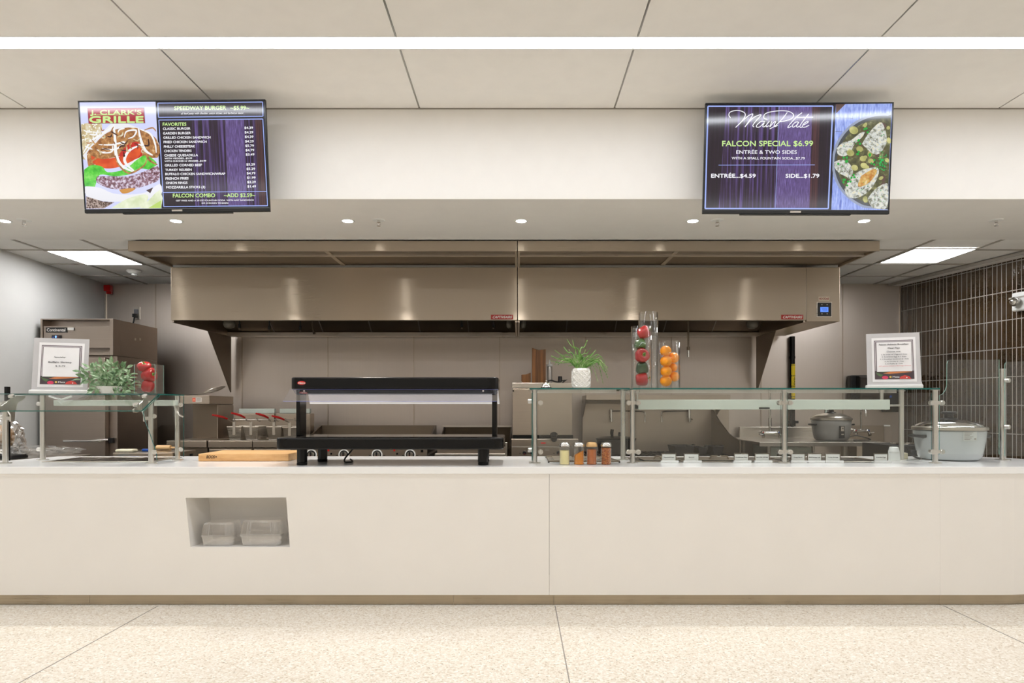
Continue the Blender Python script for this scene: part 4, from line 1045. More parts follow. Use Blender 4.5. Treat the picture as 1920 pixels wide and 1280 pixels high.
mb.tube(smoothpts([(c0, Yr+.05, zt_+.012), (c0+.12, Yr+.02, zt_+.05), (c0+.2, Yr-.02, zt_+.03), (c0+.22, Yr-.1, zt_+.012), (c0+.12, Yr-.16, zt_+.009), (c0+.0, Yr-.17, zt_+.009)], 5), .006, 8)
tag(mb.obj('power_cord', m_cord, smooth=True), 'black cord coiled on the prep table right of the grey rice cooker', 'cord')

# ================================================================ SNEEZE GUARDS
def post(par, X, Y, z1, r=.018, z0=TZ, cap=True):
    mb = MB(); mb.cyl((X, Y, z0+.007), (X, Y, z1), r, n=24); mb.cyl((X, Y, z0+.0005), (X, Y, z0+.0065), r*2.2, n=28)
    return mb.obj('post', m_alu, par, True)
def standoff(par, X, Y, Z, d=(0,-1,0), r=.0175, L=.028):
    """round clamp holding glass"""
    d = Vector(d); c = Vector((X, Y, Z)); mb = MB()
    mb.cyl(c-d*L*.5, c+d*L*.5, r, n=24); mb.cyl(c+d*L*.5, c+d*(L*.5+.004), r*.92, r*.8, n=24)
    return mb.obj('glass_clamp', m_alu, par, True)
def pane(par, pts, ext, name='glass_panel', edge=None, g=None):
    mb = MB(); mb.prism(pts, ext, 0, 1); return mb.obj(name, [g or m_glass, edge or m_gedge], par)
GT = 1.4385
def guard(name, lab, xl, xr, posts, rear, mids, side_left=False, lamp=None):
    t = thing(name, lab, 'sneeze guard', ((xl+xr)/2, 4.6, TZ))
    mb = MB(); mb.box(xl, xr, 4.42, 4.92, GT, GT+.010, 0)
    for f in mb.bm.faces:
        n = f.normal
        if abs(f.calc_center_median().y-4.42) < 1e-4 or abs(f.calc_center_median().y-4.92) < 1e-4 or abs(f.calc_center_median().x-xl) < 1e-4 or abs(f.calc_center_median().x-xr) < 1e-4: f.material_index = 1
    mb.obj('top_shelf', [m_glass, m_gedge], t)
    for u in posts: post(t, PX(u, 4.53), 4.53, GT-.003)
    for u in rear: post(t, PX(u, 4.80), 4.80, GT-.003)
    # rails below the shelf
    for u, v in list(zip(posts, rear))[:]:
        pass
    mb = MB(); mb.box(xl+.02, xr-.02, 4.895, 4.905, GT-.014, GT-.001); mb.obj('shelf_rail', m_alu, t)
    return t
xg0, xg1, xg2, xg3 = PX(993, 4.42), PX(1181, 4.42), PX(1187, 4.42), PX(1763, 4.42)
g1 = guard('sneeze_guard', 'square glass sneeze guard unit over the spice shakers', xg0, xg1, (1002.5,), (1168,), None)
g2 = guard('sneeze_guard', 'long glass sneeze guard over the food wells and name tags', xg2, xg3, (1186, 1470.5, 1753.5), (1690,), None)
zb_, zt_ = TZ+.02, GT-.02
gy = 4.505
pane(g1, [(PX(1010,gy), gy, zb_), (PX(1178,gy), gy, zb_), (PX(1178,gy), gy, zt_), (PX(1010,gy), gy, zt_)], (0, .006, 0))
pane(g1, [(PX(997,gy), 4.50, zb_), (PX(997,gy), 4.86, zb_), (PX(997,gy), 4.86, zt_), (PX(997,gy), 4.50, zt_)], (.006, 0, 0))
for v in (755, 847):
    standoff(g1, PX(1013.5, 4.5), 4.5, PZ(v, 4.5)); standoff(g1, PX(1178.5, 4.5), 4.5, PZ(v, 4.5))
    standoff(g1, PX(994.5, 4.62), 4.66, PZ(v-3, 4.62), (-1, 0, 0), .016)
for a, b in ((1193, 1464), (1477, 1747)):
    pane(g2, [(PX(a,gy), gy, zb_), (PX(b,gy), gy, zb_), (PX(b,gy), gy, zt_), (PX(a,gy), gy, zt_)], (0, .006, 0))
for u in (1196.5, 1462, 1481, 1747):
    for v in (755, 847): standoff(g2, PX(u, 4.5), 4.5, PZ(v, 4.5))
for v in (755, 847):
    for u0, u1 in ((1178.5, 1196.5), (1462, 1481), (1747, 1766)):
        mb = MB(); Z = PZ(v, 4.5); mb.box(PX(u0,4.5), PX(u1,4.5), 4.512, 4.516, Z-.012, Z+.012); mb.obj('clamp_bracket', m_alu, g2, bevel=.001)
# shelf brackets on top of the posts
for par, u in ((g1, 1002.5), (g1, 1168), (g2, 1186), (g2, 1470.5), (g2, 1753.5), (g2, 1690)):
    y_ = 4.80 if u in (1168, 1690) else 4.53
    mb = MB(); mb.cyl((PX(u, y_), y_, GT-.0028), (PX(u, y_), y_, GT-.0003), .028, n=24); mb.cyl((PX(u, y_)-.0, y_, GT+.0103), (PX(u, y_), y_, GT+.014), .016, n=20); mb.obj('shelf_clamp', m_alu, par)
# lamp housing hung below the long shelf
ly = 4.66
mb = MB(); mb.box(PX(1197, ly), PX(1669, ly), ly, ly+.08, PZ(767.5, ly), PZ(749, ly)); lh = mb.obj('lamp_housing', m_lampw, g2, bevel=.003)
mb = MB(); mb.box(PX(1191, ly), PX(1196.8, ly), ly, ly+.08, PZ(766, ly), PZ(757, ly)); mb.obj('end_cap', m_blackp, lh, bevel=.002)
mb = MB(); mb.box(PX(1423, ly), PX(1443, ly), ly-.003, ly, PZ(766.5, ly), PZ(763.5, ly)); mb.obj('rating_plate', m_blackp, lh)
for u in (1197, 1659):
    mb = MB(); mb.cyl((PX(u,ly), ly+.04, PZ(749, ly)), (PX(u,ly), ly+.04, GT-.001), .006 if u < 1300 else .012, n=10); mb.cyl((PX(u,ly), ly+.04, GT-.014), (PX(u,ly), ly+.04, GT-.001), .02, n=16); mb.obj('hanger', m_alu, lh, True)
mb = MB(); mb.cyl((PX(1669, ly), ly+.04, PZ(760, ly)), (PX(1688, 4.80), 4.79, PZ(759.5, 4.80)), .008, n=10); mb.obj('support_rod', m_alu, lh)
# tall guard on the right
g3 = thing('sneeze_guard', 'tall clear glass screen and post at the far right, before the tiled wall', 'sneeze guard', (3.6, 4.7, TZ))
yy = 4.80
X = PX(1880, yy); mb = MB(); mb.cyl((X, yy, TZ+.007), (X, yy, PZ(691, yy)), .020, n=24); mb.cyl((X, yy, TZ+.0005), (X, yy, TZ+.0065), .05, n=28); mb.obj('post', m_alu, g3, True)
yg = 4.565
ol = [(1762, 741), (1768, 738), (1773, 731), (1775.5, 722), (1776, 682), (1778, 676), (1784, 674), (1874, 674), (1874, 852), (1762, 852)]
pane(g3, [P(u, v, yg) for u, v in ol], (0, .007, 0), edge=m_gedge2)
yg = 4.76
pane(g3, [P(u, v, yg) for u, v in ((1884.5, 684), (1885.5, 680), (1889, 678.5), (1935, 676), (1935, 855), (1884.5, 855))], (0, .007, 0), edge=m_gedge2)
for v in (713, 800): standoff(g3, PX(1888, 4.76), 4.755, PZ(v, 4.76), (.5, -.8, 0), .017)
for v in (755, 847): standoff(g3, PX(1768, 4.6), 4.615, PZ(v, 4.6))

# left guard with the slanted front pane
GL = 1.402
g4 = thing('sneeze_guard', 'glass sneeze guard with a slanted front pane at the left end of the counter', 'sneeze guard', (-3.0, 4.6, TZ))
XL, XR = -3.594, -2.533
mb = MB(); mb.box(XL, XR, 4.53, 4.87, GL, GL+.009, 1)
for f in mb.bm.faces:
    c_ = f.calc_center_median()
    if abs(c_.z-GL) < 1e-4 or abs(c_.z-GL-.009) < 1e-4: f.material_index = 0
mb.obj('top_shelf', [m_glass, m_gedge], g4)
pane(g4, [(XL-.1, 4.525, GL+.004), (XR, 4.525, GL+.004), (XR, 4.32, 1.287), (XL-.1, 4.32, 1.287)], (0, -.005, .007), 'slanted_pane', None, m_glass2)
side = [(4.54, GL-.003), (4.335, 1.285), (4.36, 1.22), (4.42, 1.13), (4.47, 1.04), (4.50, .98), (4.505, TZ+.02), (4.865, TZ+.02), (4.865, GL-.003)]
pane(g4, [(XR-.006, y_, z_) for y_, z_ in side], (.006, 0, 0), 'side_panel')
for u, y_ in ((10, 4.5), (283.5, 4.5), (80, 4.80), (333, 4.80)):
    X = PX(u, y_); z1 = 1.36 if y_ == 4.5 else GL-.001
    post(g4, X, y_, z1)
for u, y_, vs_ in ((333, 4.78, (759, 842)), (283.5, 4.5, (780, 847))):
    for v in vs_: standoff(g4, PX(u+7, y_), y_-.01, PZ(v, y_), (.5, -.85, 0), .0165)
for v in (757, 842): standoff(g4, PX(74.5, 4.8), 4.80, PZ(v, 4.8), (-1, 0, 0), .016)
standoff(g4, PX(3, 4.5), 4.5, PZ(781, 4.5), (-1, 0, 0), .016); standoff(g4, PX(3, 4.5), 4.5, PZ(846, 4.5), (-1, 0, 0), .016)
# curved arms carrying the slanted pane
for X in (PX(22, 4.5), PX(272, 4.5)):
    mb = MB()
    o_ = [(4.62, GL-.002), (4.53, GL-.004), (4.36, 1.300), (4.365, 1.282), (4.40, 1.278), (4.46, 1.295), (4.485, 1.26), (4.485, 1.215), (4.52, 1.215), (4.525, 1.28), (4.55, 1.345), (4.62, 1.38)]
    mb.prism([(X-.006, y_, z_) for y_, z_ in o_], (.012, 0, 0)); ar = mb.obj('support_arm', m_alu, g4, bevel=.002)
    mb = MB(); mb.box(min(X, X-.05) if X < -3 else X, X if X < -3 else X+.05, 4.488, 4.512, 1.225, 1.25); mb.obj('arm_joint', m_alu, ar, bevel=.003)
    for y_, z_ in ((4.50, 1.386), (4.395, 1.326)):
        d = Vector((0, -.52, .85)); c_ = Vector((X, y_, z_)); mb = MB(); mb.cyl(c_+d*.004, c_+d*.016, .020, .018, n=24); mb.obj('glass_clamp', m_alu, g4, True)
for X, Y in ((-3.5, 4.62), (-2.70, 4.75)):
    mb = MB(); mb.cyl((X, Y, GL+.0093), (X, Y, GL+.014), .02, n=20); mb.obj('shelf_clamp', m_alu, g4, True)
ly = 4.72
mb = MB(); mb.box(PX(100, ly), PX(325, ly), ly, ly+.07, PZ(760.5, ly), PZ(750, ly)); lh = mb.obj('lamp_housing', m_lampw, g4, bevel=.003)
mb = MB(); mb.tube(smoothpts([(PX(325, ly)-.005, ly+.03, PZ(760, ly)), (PX(325, ly), ly+.035, PZ(768, ly)), (PX(327,ly)+.01, ly+.04, PZ(776,ly)), (PX(331,ly)+.01, 4.79, PZ(781,ly))], 4), .008, 8); mb.obj('lamp_cable', m_alu, lh, True)
mb = MB(); mb.tube([(PX(92,4.75), 4.75, GL-.004), (PX(113, 4.75), 4.76, PZ(749,4.75)), (PX(135,4.75), 4.75, GL-.004)], .007, 6); mb.obj('v_bracket', m_alu, lh)
# food wells set into the counter
def well(name, lab, xl, xr, ya, yb, grey=None):
    t = thing(name, lab, 'food well', ((xl+xr)/2, (ya+yb)/2, TZ))
    mb = MB(); z = TZ+.0005; h = TZ+.006; w_ = .03
    for a in ((xl, xr, ya, ya+w_), (xl, xr, yb-w_, yb), (xl, xl+w_, ya+w_, yb-w_), (xr-w_, xr, ya+w_, yb-w_)): mb.box(*a, z, h)
    mb.obj('frame', m_lsteel, t, bevel=.002)
    mb = MB(); mb.box(xl+w_, xr-w_, ya+w_, yb-w_, z, TZ+.0016); mb.obj('water_pan', plain('well dark steel', (96,92,88), .22, 1), t)
    return t
w1 = well('food_well', 'recessed steel food well under the left glass guard', -3.42, -2.63, 4.60, 5.02)
w2 = well('food_well', 'long recessed steel food well under the long glass guard, behind the tags', .84, 2.66, 4.60, 5.02)
mb = MB()
for x_ in (-3.15, -2.89):
    mb = MB(); mb.box(x_-.006, x_+.006, 4.63, 4.99, TZ+.0017, TZ+.007); mb.obj('divider_bar', m_lsteel, w1)
for k in range(4):
    x_ = 1.20+.38*k
    mb = MB(); mb.box(x_-.006, x_+.006, 4.63, 4.99, TZ+.0017, TZ+.007); mb.obj('divider_bar', m_lsteel, w2)
def lid(u0, u1, lab):
    y_ = 4.72; X0, X1 = PX(u0, y_), PX(u1, y_)
    t = thing('pan_lid', lab, 'pan lid', ((X0+X1)/2, 4.8, TZ+.007), 'steel pan lids in the long food well')
    mb = MB(); mb.box(X0-.08, X1+.08, 4.66, 4.97, TZ+.0075, TZ+.012); mb.obj('cover', m_steel, t, bevel=.002)
    mb = MB(); z = TZ+.010; mb.tube(smoothpts([(X0, y_, z), (X0+.01, y_, z+.022), (X0+.03, y_, z+.026), (X1-.03, y_, z+.026), (X1-.01, y_, z+.022), (X1, y_, z)], 3), .005, 8); mb.obj('handle', m_dsteel, t, True)
lid(1226, 1240, 'pan lid in the well behind the leftmost food tag'); lid(1330, 1366, 'pan lid with a long dark handle between the second and third food tag'); 
# ================================================================ FOOD WARMER (two black shelves)
t = thing('food_warmer', 'black two tier heated display shelf with clear guards on the counter', 'food warmer', (PX(730, 4.5), 4.57, TZ))
def slab(name, X0, X1, Y0, Y1, Z0, Z1):
    mb = MB(); r = .035; pts = []
    for cx, cy, a0 in ((X1-r, Y0+r, -PI/2), (X1-r, Y1-r, 0), (X0+r, Y1-r, PI/2), (X0+r, Y0+r, PI)):
        for k in range(7): a = a0+PI/2*k/6; pts.append((cx+r*math.cos(a), cy+r*math.sin(a), Z0))
    mb.prism(pts, (0, 0, Z1-Z0)); o = mb.obj(name, m_black, t, True, bevel=.008, bseg=3)
    # recessed dark face strip with rounded ends
    mb = MB(); h = (Z1-Z0)*.36; zc = (Z0+Z1)/2-.002; xs_ = []
    for cx, a0 in ((X1-.085, -PI/2), (X0+.085, PI/2)):
        for k in range(9): a = a0+PI*k/8; xs_.append((cx+h*math.cos(a), Y0-.0016, zc+h*math.sin(a)))
    mb.prism(xs_, (0, .003, 0)); mb.obj('face_strip', m_blackm, o)
    mb = MB(); 
    for z_ in (zc+h+.003, zc-h-.003): mb.box(X0+.08, X1-.08, Y0-.0022, Y0, z_-.0012, z_+.0012)
    mb.obj('trim_line', m_iron, o)
    return o
s1 = slab('lower_shelf', PX(516, 4.30), PX(944, 4.30), 4.30, 4.82, PZ(842.5, 4.3), PZ(820.5, 4.3))
Zl1 = PZ(820.5, 4.3); Zu0, Zu1 = PZ(729.5, 4.45), PZ(707, 4.45)
s2 = slab('upper_shelf', PX(544, 4.45), PX(934.5, 4.45), 4.45, 4.78, Zu0, Zu1)
mb = MB(); mb.box(PX(560,4.45), PX(925,4.45), 4.47, 4.76, Zu0-.028, Zu0-.0005); mb.obj('heater_housing', m_blackm, s2, bevel=.004)
mb = MB(); mb.box(PX(545,4.35)+.03, PX(925,4.35), 4.36, 4.76, Zl1+.0003, Zl1+.004); mb.obj('heated_plate', plain('warmer black glass', (24,22,22), .08, spec=.8), s1, bevel=.002)
for X0, X1 in ((PX(555,4.58), PX(562.5,4.58)), (PX(922.5,4.58), PX(931.5,4.58))):
    mb = MB(); mb.box(X0, X1, 4.58, 4.72, Zl1, Zu0); mb.obj('post', m_black, t, bevel=.004)
for X, Y in ((PX(564.5,4.37), 4.39), (PX(603,4.66), 4.68), (PX(905.5,4.37), 4.39), (PX(908,4.66), 4.68)):
    mb = MB(); mb.lathe([(.030, TZ+.02), (.036, TZ+.021), (.036, PZ(842.5, 4.3)-.0005), (.030, PZ(842.5, 4.3)-.0005)], (X, Y, 0), 8); l_ = mb.obj('leg', m_black, t)
    mb = MB(); mb.lathe([(.033, TZ+.0005), (.035, TZ+.004), (.035, TZ+.018), (.031, TZ+.0205)], (X, Y, 0), 20); mb.obj('rubber_foot', m_blackm, l_, True)
# acrylic guards
mb = MB(); a = [(PX(543,4.44), 4.445, Zu0-.003), (PX(934,4.44), 4.445, Zu0-.003), (PX(932,4.28), 4.30, PZ(752.5,4.30)), (PX(528,4.28), 4.30, PZ(752.5,4.30))]
mb.prism(a, (0, .004, .003), 0, 1); mb.obj('front_guard', [m_acryl, plain('acrylic edge blue', (110,112,160), .2)], s2)
mb = MB(); a = [(PX(578,4.8), 4.79, Zu0-.0), (PX(934,4.8), 4.79, Zu0-.0), (PX(937,4.9), 4.90, PZ(757,4.9)), (PX(581,4.9), 4.90, PZ(757,4.9))]
mb.prism(a, (0, .004, .002), 0, 1); mb.obj('rear_guard', [m_haze, m_white], s2)
for u in (571, 906):
    mb = MB(); mb.cyl((PX(u,4.44), 4.43, PZ(733,4.43)), (PX(u,4.44), 4.46, PZ(733,4.43)), .007, n=10); mb.obj('guard_screw', m_chrome, s2)
# red oval mark
l = wloc(s2); Y_ = 4.4480
cv = Canvas(lambda x, y, k: Vector((PX(x, 4.45), Y_-.0003*k, PZ(y, 4.45)))-l)
cv.ell(565.5, 717.7, 7.8, 3.5, plain('oval red', (222,44,40), .3), n=28); cv.text('Hatco', 559.5, 572, 715.6, 719.6, m_bwhite, .03, .8); cv.obj('badge', s2)
l = wloc(s2); cv = Canvas(lambda x, y, k: Vector((PX(x, 4.45), 4.456+.0001, PZ(y, 4.45)))-l)
# cord below
mb = MB(); z = TZ+.008
mb.tube(smoothpts([(PX(672,4.9), 4.9, TZ+.17), (PX(664,4.8), 4.78, TZ+.09), (PX(653,4.7), 4.62, TZ+.03), (PX(650,4.6), 4.55, z), (PX(655,4.55), 4.52, z), (PX(660,4.56), 4.54, z), (PX(661,4.6), 4.6, z), (PX(657,4.66), 4.66, z+.01)], 5), .006, 8)
tag(mb.obj('power_cord', m_cord, smooth=True), 'curled black cord on the counter under the black food warmer', 'cord')
# cutting board
y0, y1 = 4.68, 5.08; zt_ = TZ+.0005
t = thing('cutting_board', 'thick maple butcher block cutting board on the counter left of the warmer', 'cutting board', (-2.0, y0, zt_))
mb = MB(); mb.box(PX(371.5, y0), PX(541, y0), y0, y1, zt_, zt_+.054); mb.obj('board', m_maple, t, bevel=.005)
l = wloc(t); cv = Canvas(lambda x, y, k: Vector((PX(x, y0), y0-.0004*k, PZ(y, y0)))-l)
mbr = plain('branded dark letters', (60,38,20), .6)
cv.text('BOOS', 387, 402.5, 853.2, 859, mbr, .03, 1.0); cv.ell(405.5, 856.2, 1.6, 1.3, mbr, n=10); cv.obj('branded_mark', t)

# ================================================================ SPICE SHAKERS
def shaker(u, mat, fill, slope, lab, capm=None):
    Y = 4.42; X = PX(u, Y); t = thing('spice_shaker', lab, 'shaker', (X, Y, TZ+.0005)); Z = TZ+.0005
    prof = [(.034, 0), (.037, .003)]; h = .122
    for k in range(1, 33):
        z_ = .006+(h-.012)*k/33; prof.append((.0350+.0022*math.cos(k*PI*2/3), z_))
    prof += [(.0345, h), (.0335, h+.003)]
    mb = MB(); mb.lathe(prof, (X, Y, Z), 32, caps=False); mb.lathe([(0, .001), (.035, .001)], (X, Y, Z), 32, caps=False); mb.obj('glass_jar', m_vase, t, True)
    mb = MB(); hf = fill*h; n = 32; R = .0325
    lo = [mb.bm.verts.new((X+R*math.cos(2*PI*i/n), Y+R*math.sin(2*PI*i/n), Z+.003)) for i in range(n)]
    hi = [mb.bm.verts.new((X+R*math.cos(2*PI*i/n), Y+R*math.sin(2*PI*i/n), Z+hf+slope*math.cos(2*PI*i/n))) for i in range(n)]
    for i in range(n): mb.bm.faces.new((lo[i], lo[(i+1)%n], hi[(i+1)%n], hi[i]))
    mb.bm.faces.new(hi); mb.bm.faces.new(lo[::-1]); mb.obj('spice', mat, t, True)
    mb = MB(); mb.lathe([(.036, h+.001), (.039, h+.002), (.039, h+.012), (.037, h+.017), (.034, h+.026), (.026, h+.032), (.012, h+.034), (0, h+.034)], (X, Y, Z), 32); mb.obj('cap', capm or m_chrome, t, True)
def flake(name, cols, sc):
    m, nt, b = nm(name); v = node(nt, 'ShaderNodeTexVoronoi'); v.inputs['Scale'].default_value = sc; nt.links.new(coords(nt), v.inputs['Vector'])
    s_ = node(nt, 'ShaderNodeSeparateColor'); nt.links.new(v.outputs['Color'], s_.inputs[0])
    nt.links.new(ramp(nt, s_.outputs[0], [(k/(len(cols)-1), lin(c)) for k, c in enumerate(cols)]), b.inputs['Base Color']); b.inputs['Roughness'].default_value = .7; return m
shaker(1058.5, flake('garlic powder', [(238,222,150), (248,236,180)], 600), .80, .0, 'spice shaker filled with pale yellow powder, leftmost of the row')
shaker(1085.5, flake('turmeric spice', [(205,120,20), (222,140,30)], 600), .66, .017, 'spice shaker with orange yellow powder heaped to one side')
mc = plain('cap dusted orange', (215,175,120), .4, .4)
shaker(1109.5, flake('brown paprika', [(170,92,40), (192,112,56)], 600), .86, .0, 'spice shaker filled with reddish brown powder under an orange dusted cap', mc)
shaker(1136.5, flake('pepper flakes', [(90,30,10), (170,70,20), (220,160,70), (110,40,16), (190,90,30)], 330), .95, .0, 'spice shaker filled with coarse red pepper flakes, rightmost of the row')
# sheet rack
t = thing('cooling_rack', 'flat dark wire rack lying on the counter behind the spice shakers', 'rack', (PX(1090,4.75), 4.75, TZ))
mb = MB(); X0, X1, Y0, Y1 = PX(1029,4.55), PX(1162,4.55), 4.56, 4.98; z = TZ+.011
mb.tube([(X0,Y0,z),(X1,Y0,z),(X1-.05,Y1,z),(X0-.0,Y1,z)], .006, 8, closed=True)
for k in range(1, 14): mb.tube([(X0+(X1-X0)*k/14, Y0, z), (X0+(X1-X0-.05)*k/14, Y1, z)], .002, 5)
for k in range(1, 4): mb.tube([(X0, Y0+(Y1-Y0)*k/4, z+.002), (X1-.05*k/4, Y0+(Y1-Y0)*k/4, z+.002)], .003, 5)
mb.obj('wire_frame', m_dsteel, t, True)
for X, Y in ((X0, Y0), (X1, Y0), (X0, Y1), (X1-.05, Y1)):
    mb = MB(); mb.cyl((X, Y, TZ+.0005), (X, Y, TZ+.010), .006, n=8); mb.obj('foot', m_blackm, t)
mb = MB(); mb.box(X0+.04, X0+.19, Y0+.03, Y0+.34, z+.006, z+.010); o = tag(mb.obj('steel_pan', m_lsteel, bevel=.002), 'small flat steel pan on the wire rack left of the shakers', 'pan')
# food tags
tg = [(1240,1268,'Peppered Gravy'), (1282,1311,'Biscuit'), (1376,1404,'Cauliflower Rice'), (1415,1443,'Bacon Bits OR Ham'), (1482.5,1510,'Crispy Bacon'), (1513.5,1541,'Pork Sausage Link'), (1547,1576,'Turkey Sausage'), (1638,1665,'Scrambled Eggs')]
where = ['leftmost food name tag, left of the two standing apart by the screen edge', 'second food name tag from the left, one word on it', 'third food name tag from the left, after the wide gap', 'fourth food name tag from the left, just left of the middle post',
  'food name tag directly right of the middle guard post', 'food name tag in the middle of the three right of the post', 'food name tag on the right of the three right of the post', 'rightmost food name tag, standing alone near the white cups']
for (u0, u1, tx), lab in zip(tg, where):
    Y = 4.50+.06; X0, X1 = PX(u0, Y), PX(u1, Y); Z = TZ+.0005
    t = thing('food_name_tag', lab, 'food tag', ((X0+X1)/2, Y, Z), 'food name tags along the long guard')
    mb = MB(); mb.box(X0-.008, X1+.012, Y-.022, Y+.014, Z, Z+.006); mb.cyl((X0-.006, Y-.014, Z+.009), (X1+.012, Y-.014, Z+.009), .0085, n=12); mb.obj('base_rail', m_white, t, True)
    mb = MB(); z0_, z1_ = Z+.010, Z+.068; th = .004
    for a_ in ((X0, X0+th, z0_, z1_), (X1-th, X1, z0_, z1_), (X0+th, X1-th, z1_-th, z1_)): mb.box(a_[0], a_[1], Y-.003, Y+.003, a_[2], a_[3])
    mb.obj('frame', m_dsteel, t)
    mb = MB(); mb.box(X0+th+.002, X1-th-.002, Y-.001, Y+.001, z0_, z1_-th-.004); c_ = mb.obj('card', m_bwhite, t)
    l = wloc(c_); a_, b_ = X0+th+.006, X1-th-.006
    cv = Canvas(lambda x, y, k: Vector((a_+(b_-a_)*x, Y-.0012-.0003*k, z1_-.01-.05*y))-l)
    n_ = min(1, len(tx)/16)
    cv.text(tx, .5-n_/2*.95, .5+n_/2*.95, .30, .46, m_ink, .02); cv.rect(.42, .92, .56, .97, plain('tag red', (220,90,90), .5)) if 'tag red' not in MATS else cv.rect(.42, .92, .56, .97, MATS['tag red'])
    cv.obj('lettering', c_)
# cups and the beige box
Y = 4.72; X = PX(1676, Y)
t = thing('white_cup', 'white tapered cup upside down, lower of the stacked pair by the rear post', 'cup', (X, Y, TZ)); Z = TZ+.0005
mb = MB(); mb.lathe([(.041, 0), (.041, .006), (.037, .062), (.033, .064), (.0, .064)], (X, Y, Z), 28); mb.obj('cup_body', m_white, t, True)
mb = MB(); mb.lathe([(.038, .0645), (.038, .067), (.029, .1), (.026, .102), (0, .102)], (X, Y, Z), 28); tag(mb.obj('white_cup', m_white, smooth=True), 'small white cup nested on top of the wider cup by the rear post', 'cup')
mb = MB(); mb.box(PX(1690, 4.9), PX(1702.5, 4.9), 4.9, 4.95, TZ+.0005, PZ(849, 4.9)); tag(mb.obj('beige_box', m_cream, bevel=.003), 'small beige box on the counter between the rear post and the big cooker', 'box')
mb = MB(); X0, X1 = PX(1671,5.3), PX(1722,5.3); 
# the big rice cooker
Yr = 4.86; Xr = PX(1779.5, Yr)
rc = ricecooker(Xr, Yr, TZ+.0005, .243, .222, 'large silver rice cooker on the counter in front of the tiled wall', plain('cooker silver enamel', (196,200,200), .22, coat=.5, var=.02), 1, 1779)
R_ = .243; yq = lambda x, s=.955: Yr-math.sqrt(max(0, (R_*s)**2-(x-Xr)**2))
mb = MB()
X0, X1, Z0, Z1 = PX(1797, 4.68), PX(1822, 4.68), PZ(826, 4.68), PZ(808.5, 4.68)
n = 8
def curved(a, b, z0_, z1_, off, mi):
    for k in range(n):
        p, q = a+(b-a)*k/n, a+(b-a)*(k+1)/n
        mb.quad([(p, yq(p)-off-(z1_-z0_)*.0, z0_), (q, yq(q)-off, z0_), (q, yq(q)-off, z1_), (p, yq(p)-off, z1_)], mi)
curved(X0, X1, Z0, Z1, .006, 0)
for k in range(6): curved(X0+.006, X1-.03-(k%3)*.012, Z1-.010-.0095*k, Z1-.006-.0095*k, .0068, 1)
curved(X0+.075, X1-.008, Z0+.010, Z0+.022, .0068, 1)
mb.obj('rating_label', [plain('label silver', (205,207,203), .4), m_gap], rc)
mb = MB(); x_ = PX(1731, 4.72)
mb.tube(smoothpts([(x_+.02, yq(x_+.03, .86), TZ+.06), (x_-.01, yq(x_+.03, .86)-.02, TZ+.065), (x_-.012, yq(x_+.03, .86)-.04, TZ+.03), (x_+.03, yq(x_+.03,.86)-.06, TZ+.008)], 4), .007, 8); mb.box(x_-.01, x_+.02, yq(x_+.03,.86)-.03, yq(x_+.03,.86)+.03, TZ+.04, TZ+.07)
mb.obj('cord_plug', m_cord, rc)
# dark pan rim behind the counter near the cooker
X, Y = PX(1693, 6.3), 6.35
t = thing('pot_stand', 'low dark equipment cabinet behind the counter with two chrome rimmed wells', 'cabinet', (X, Y, 0))
tbox('cabinet_body', PX(1672,5.8), PX(1755,5.8), 5.8, 6.3, .0, PZ(835,5.8), m_iron, t)
for x_ in (PX(1690,5.95), PX(1716,5.95)):
    mb = MB(); zc = PZ(835,5.8); mb.tube([(x_+.055*math.cos(2*PI*k/24), 5.97+.12*math.sin(2*PI*k/24), zc+.006) for k in range(24)], .006, 6, closed=True); mb.obj('well_rim', m_chrome, t)

# ================================================================ THINGS ON THE GLASS SHELVES
GZ = GT+.0105
X, Y = PX(1024.5, 4.55), 4.58
t = thing('service_bell', 'small chrome desk bell at the left end of the glass shelf', 'bell', (X, Y, GZ))
mb = MB(); mb.lathe([(.0, 0), (.042, 0), (.040, .006), (.033, .011)], (X, Y, GZ), 32); mb.obj('base', m_black, t, True)
mb = MB(); mb.lathe([(.033, .011), (.031, .022), (.026, .033), (.016, .042), (.006, .045), (0, .045)], (X, Y, GZ), 32); mb.obj('dome', m_chrome, t, True)
mb = MB(); mb.cyl((X, Y, GZ+.045), (X, Y, GZ+.053), .003, n=10); mb.sph((X, Y, GZ+.055), .0045, n=10); mb.obj('plunger', m_chrome, t, True)
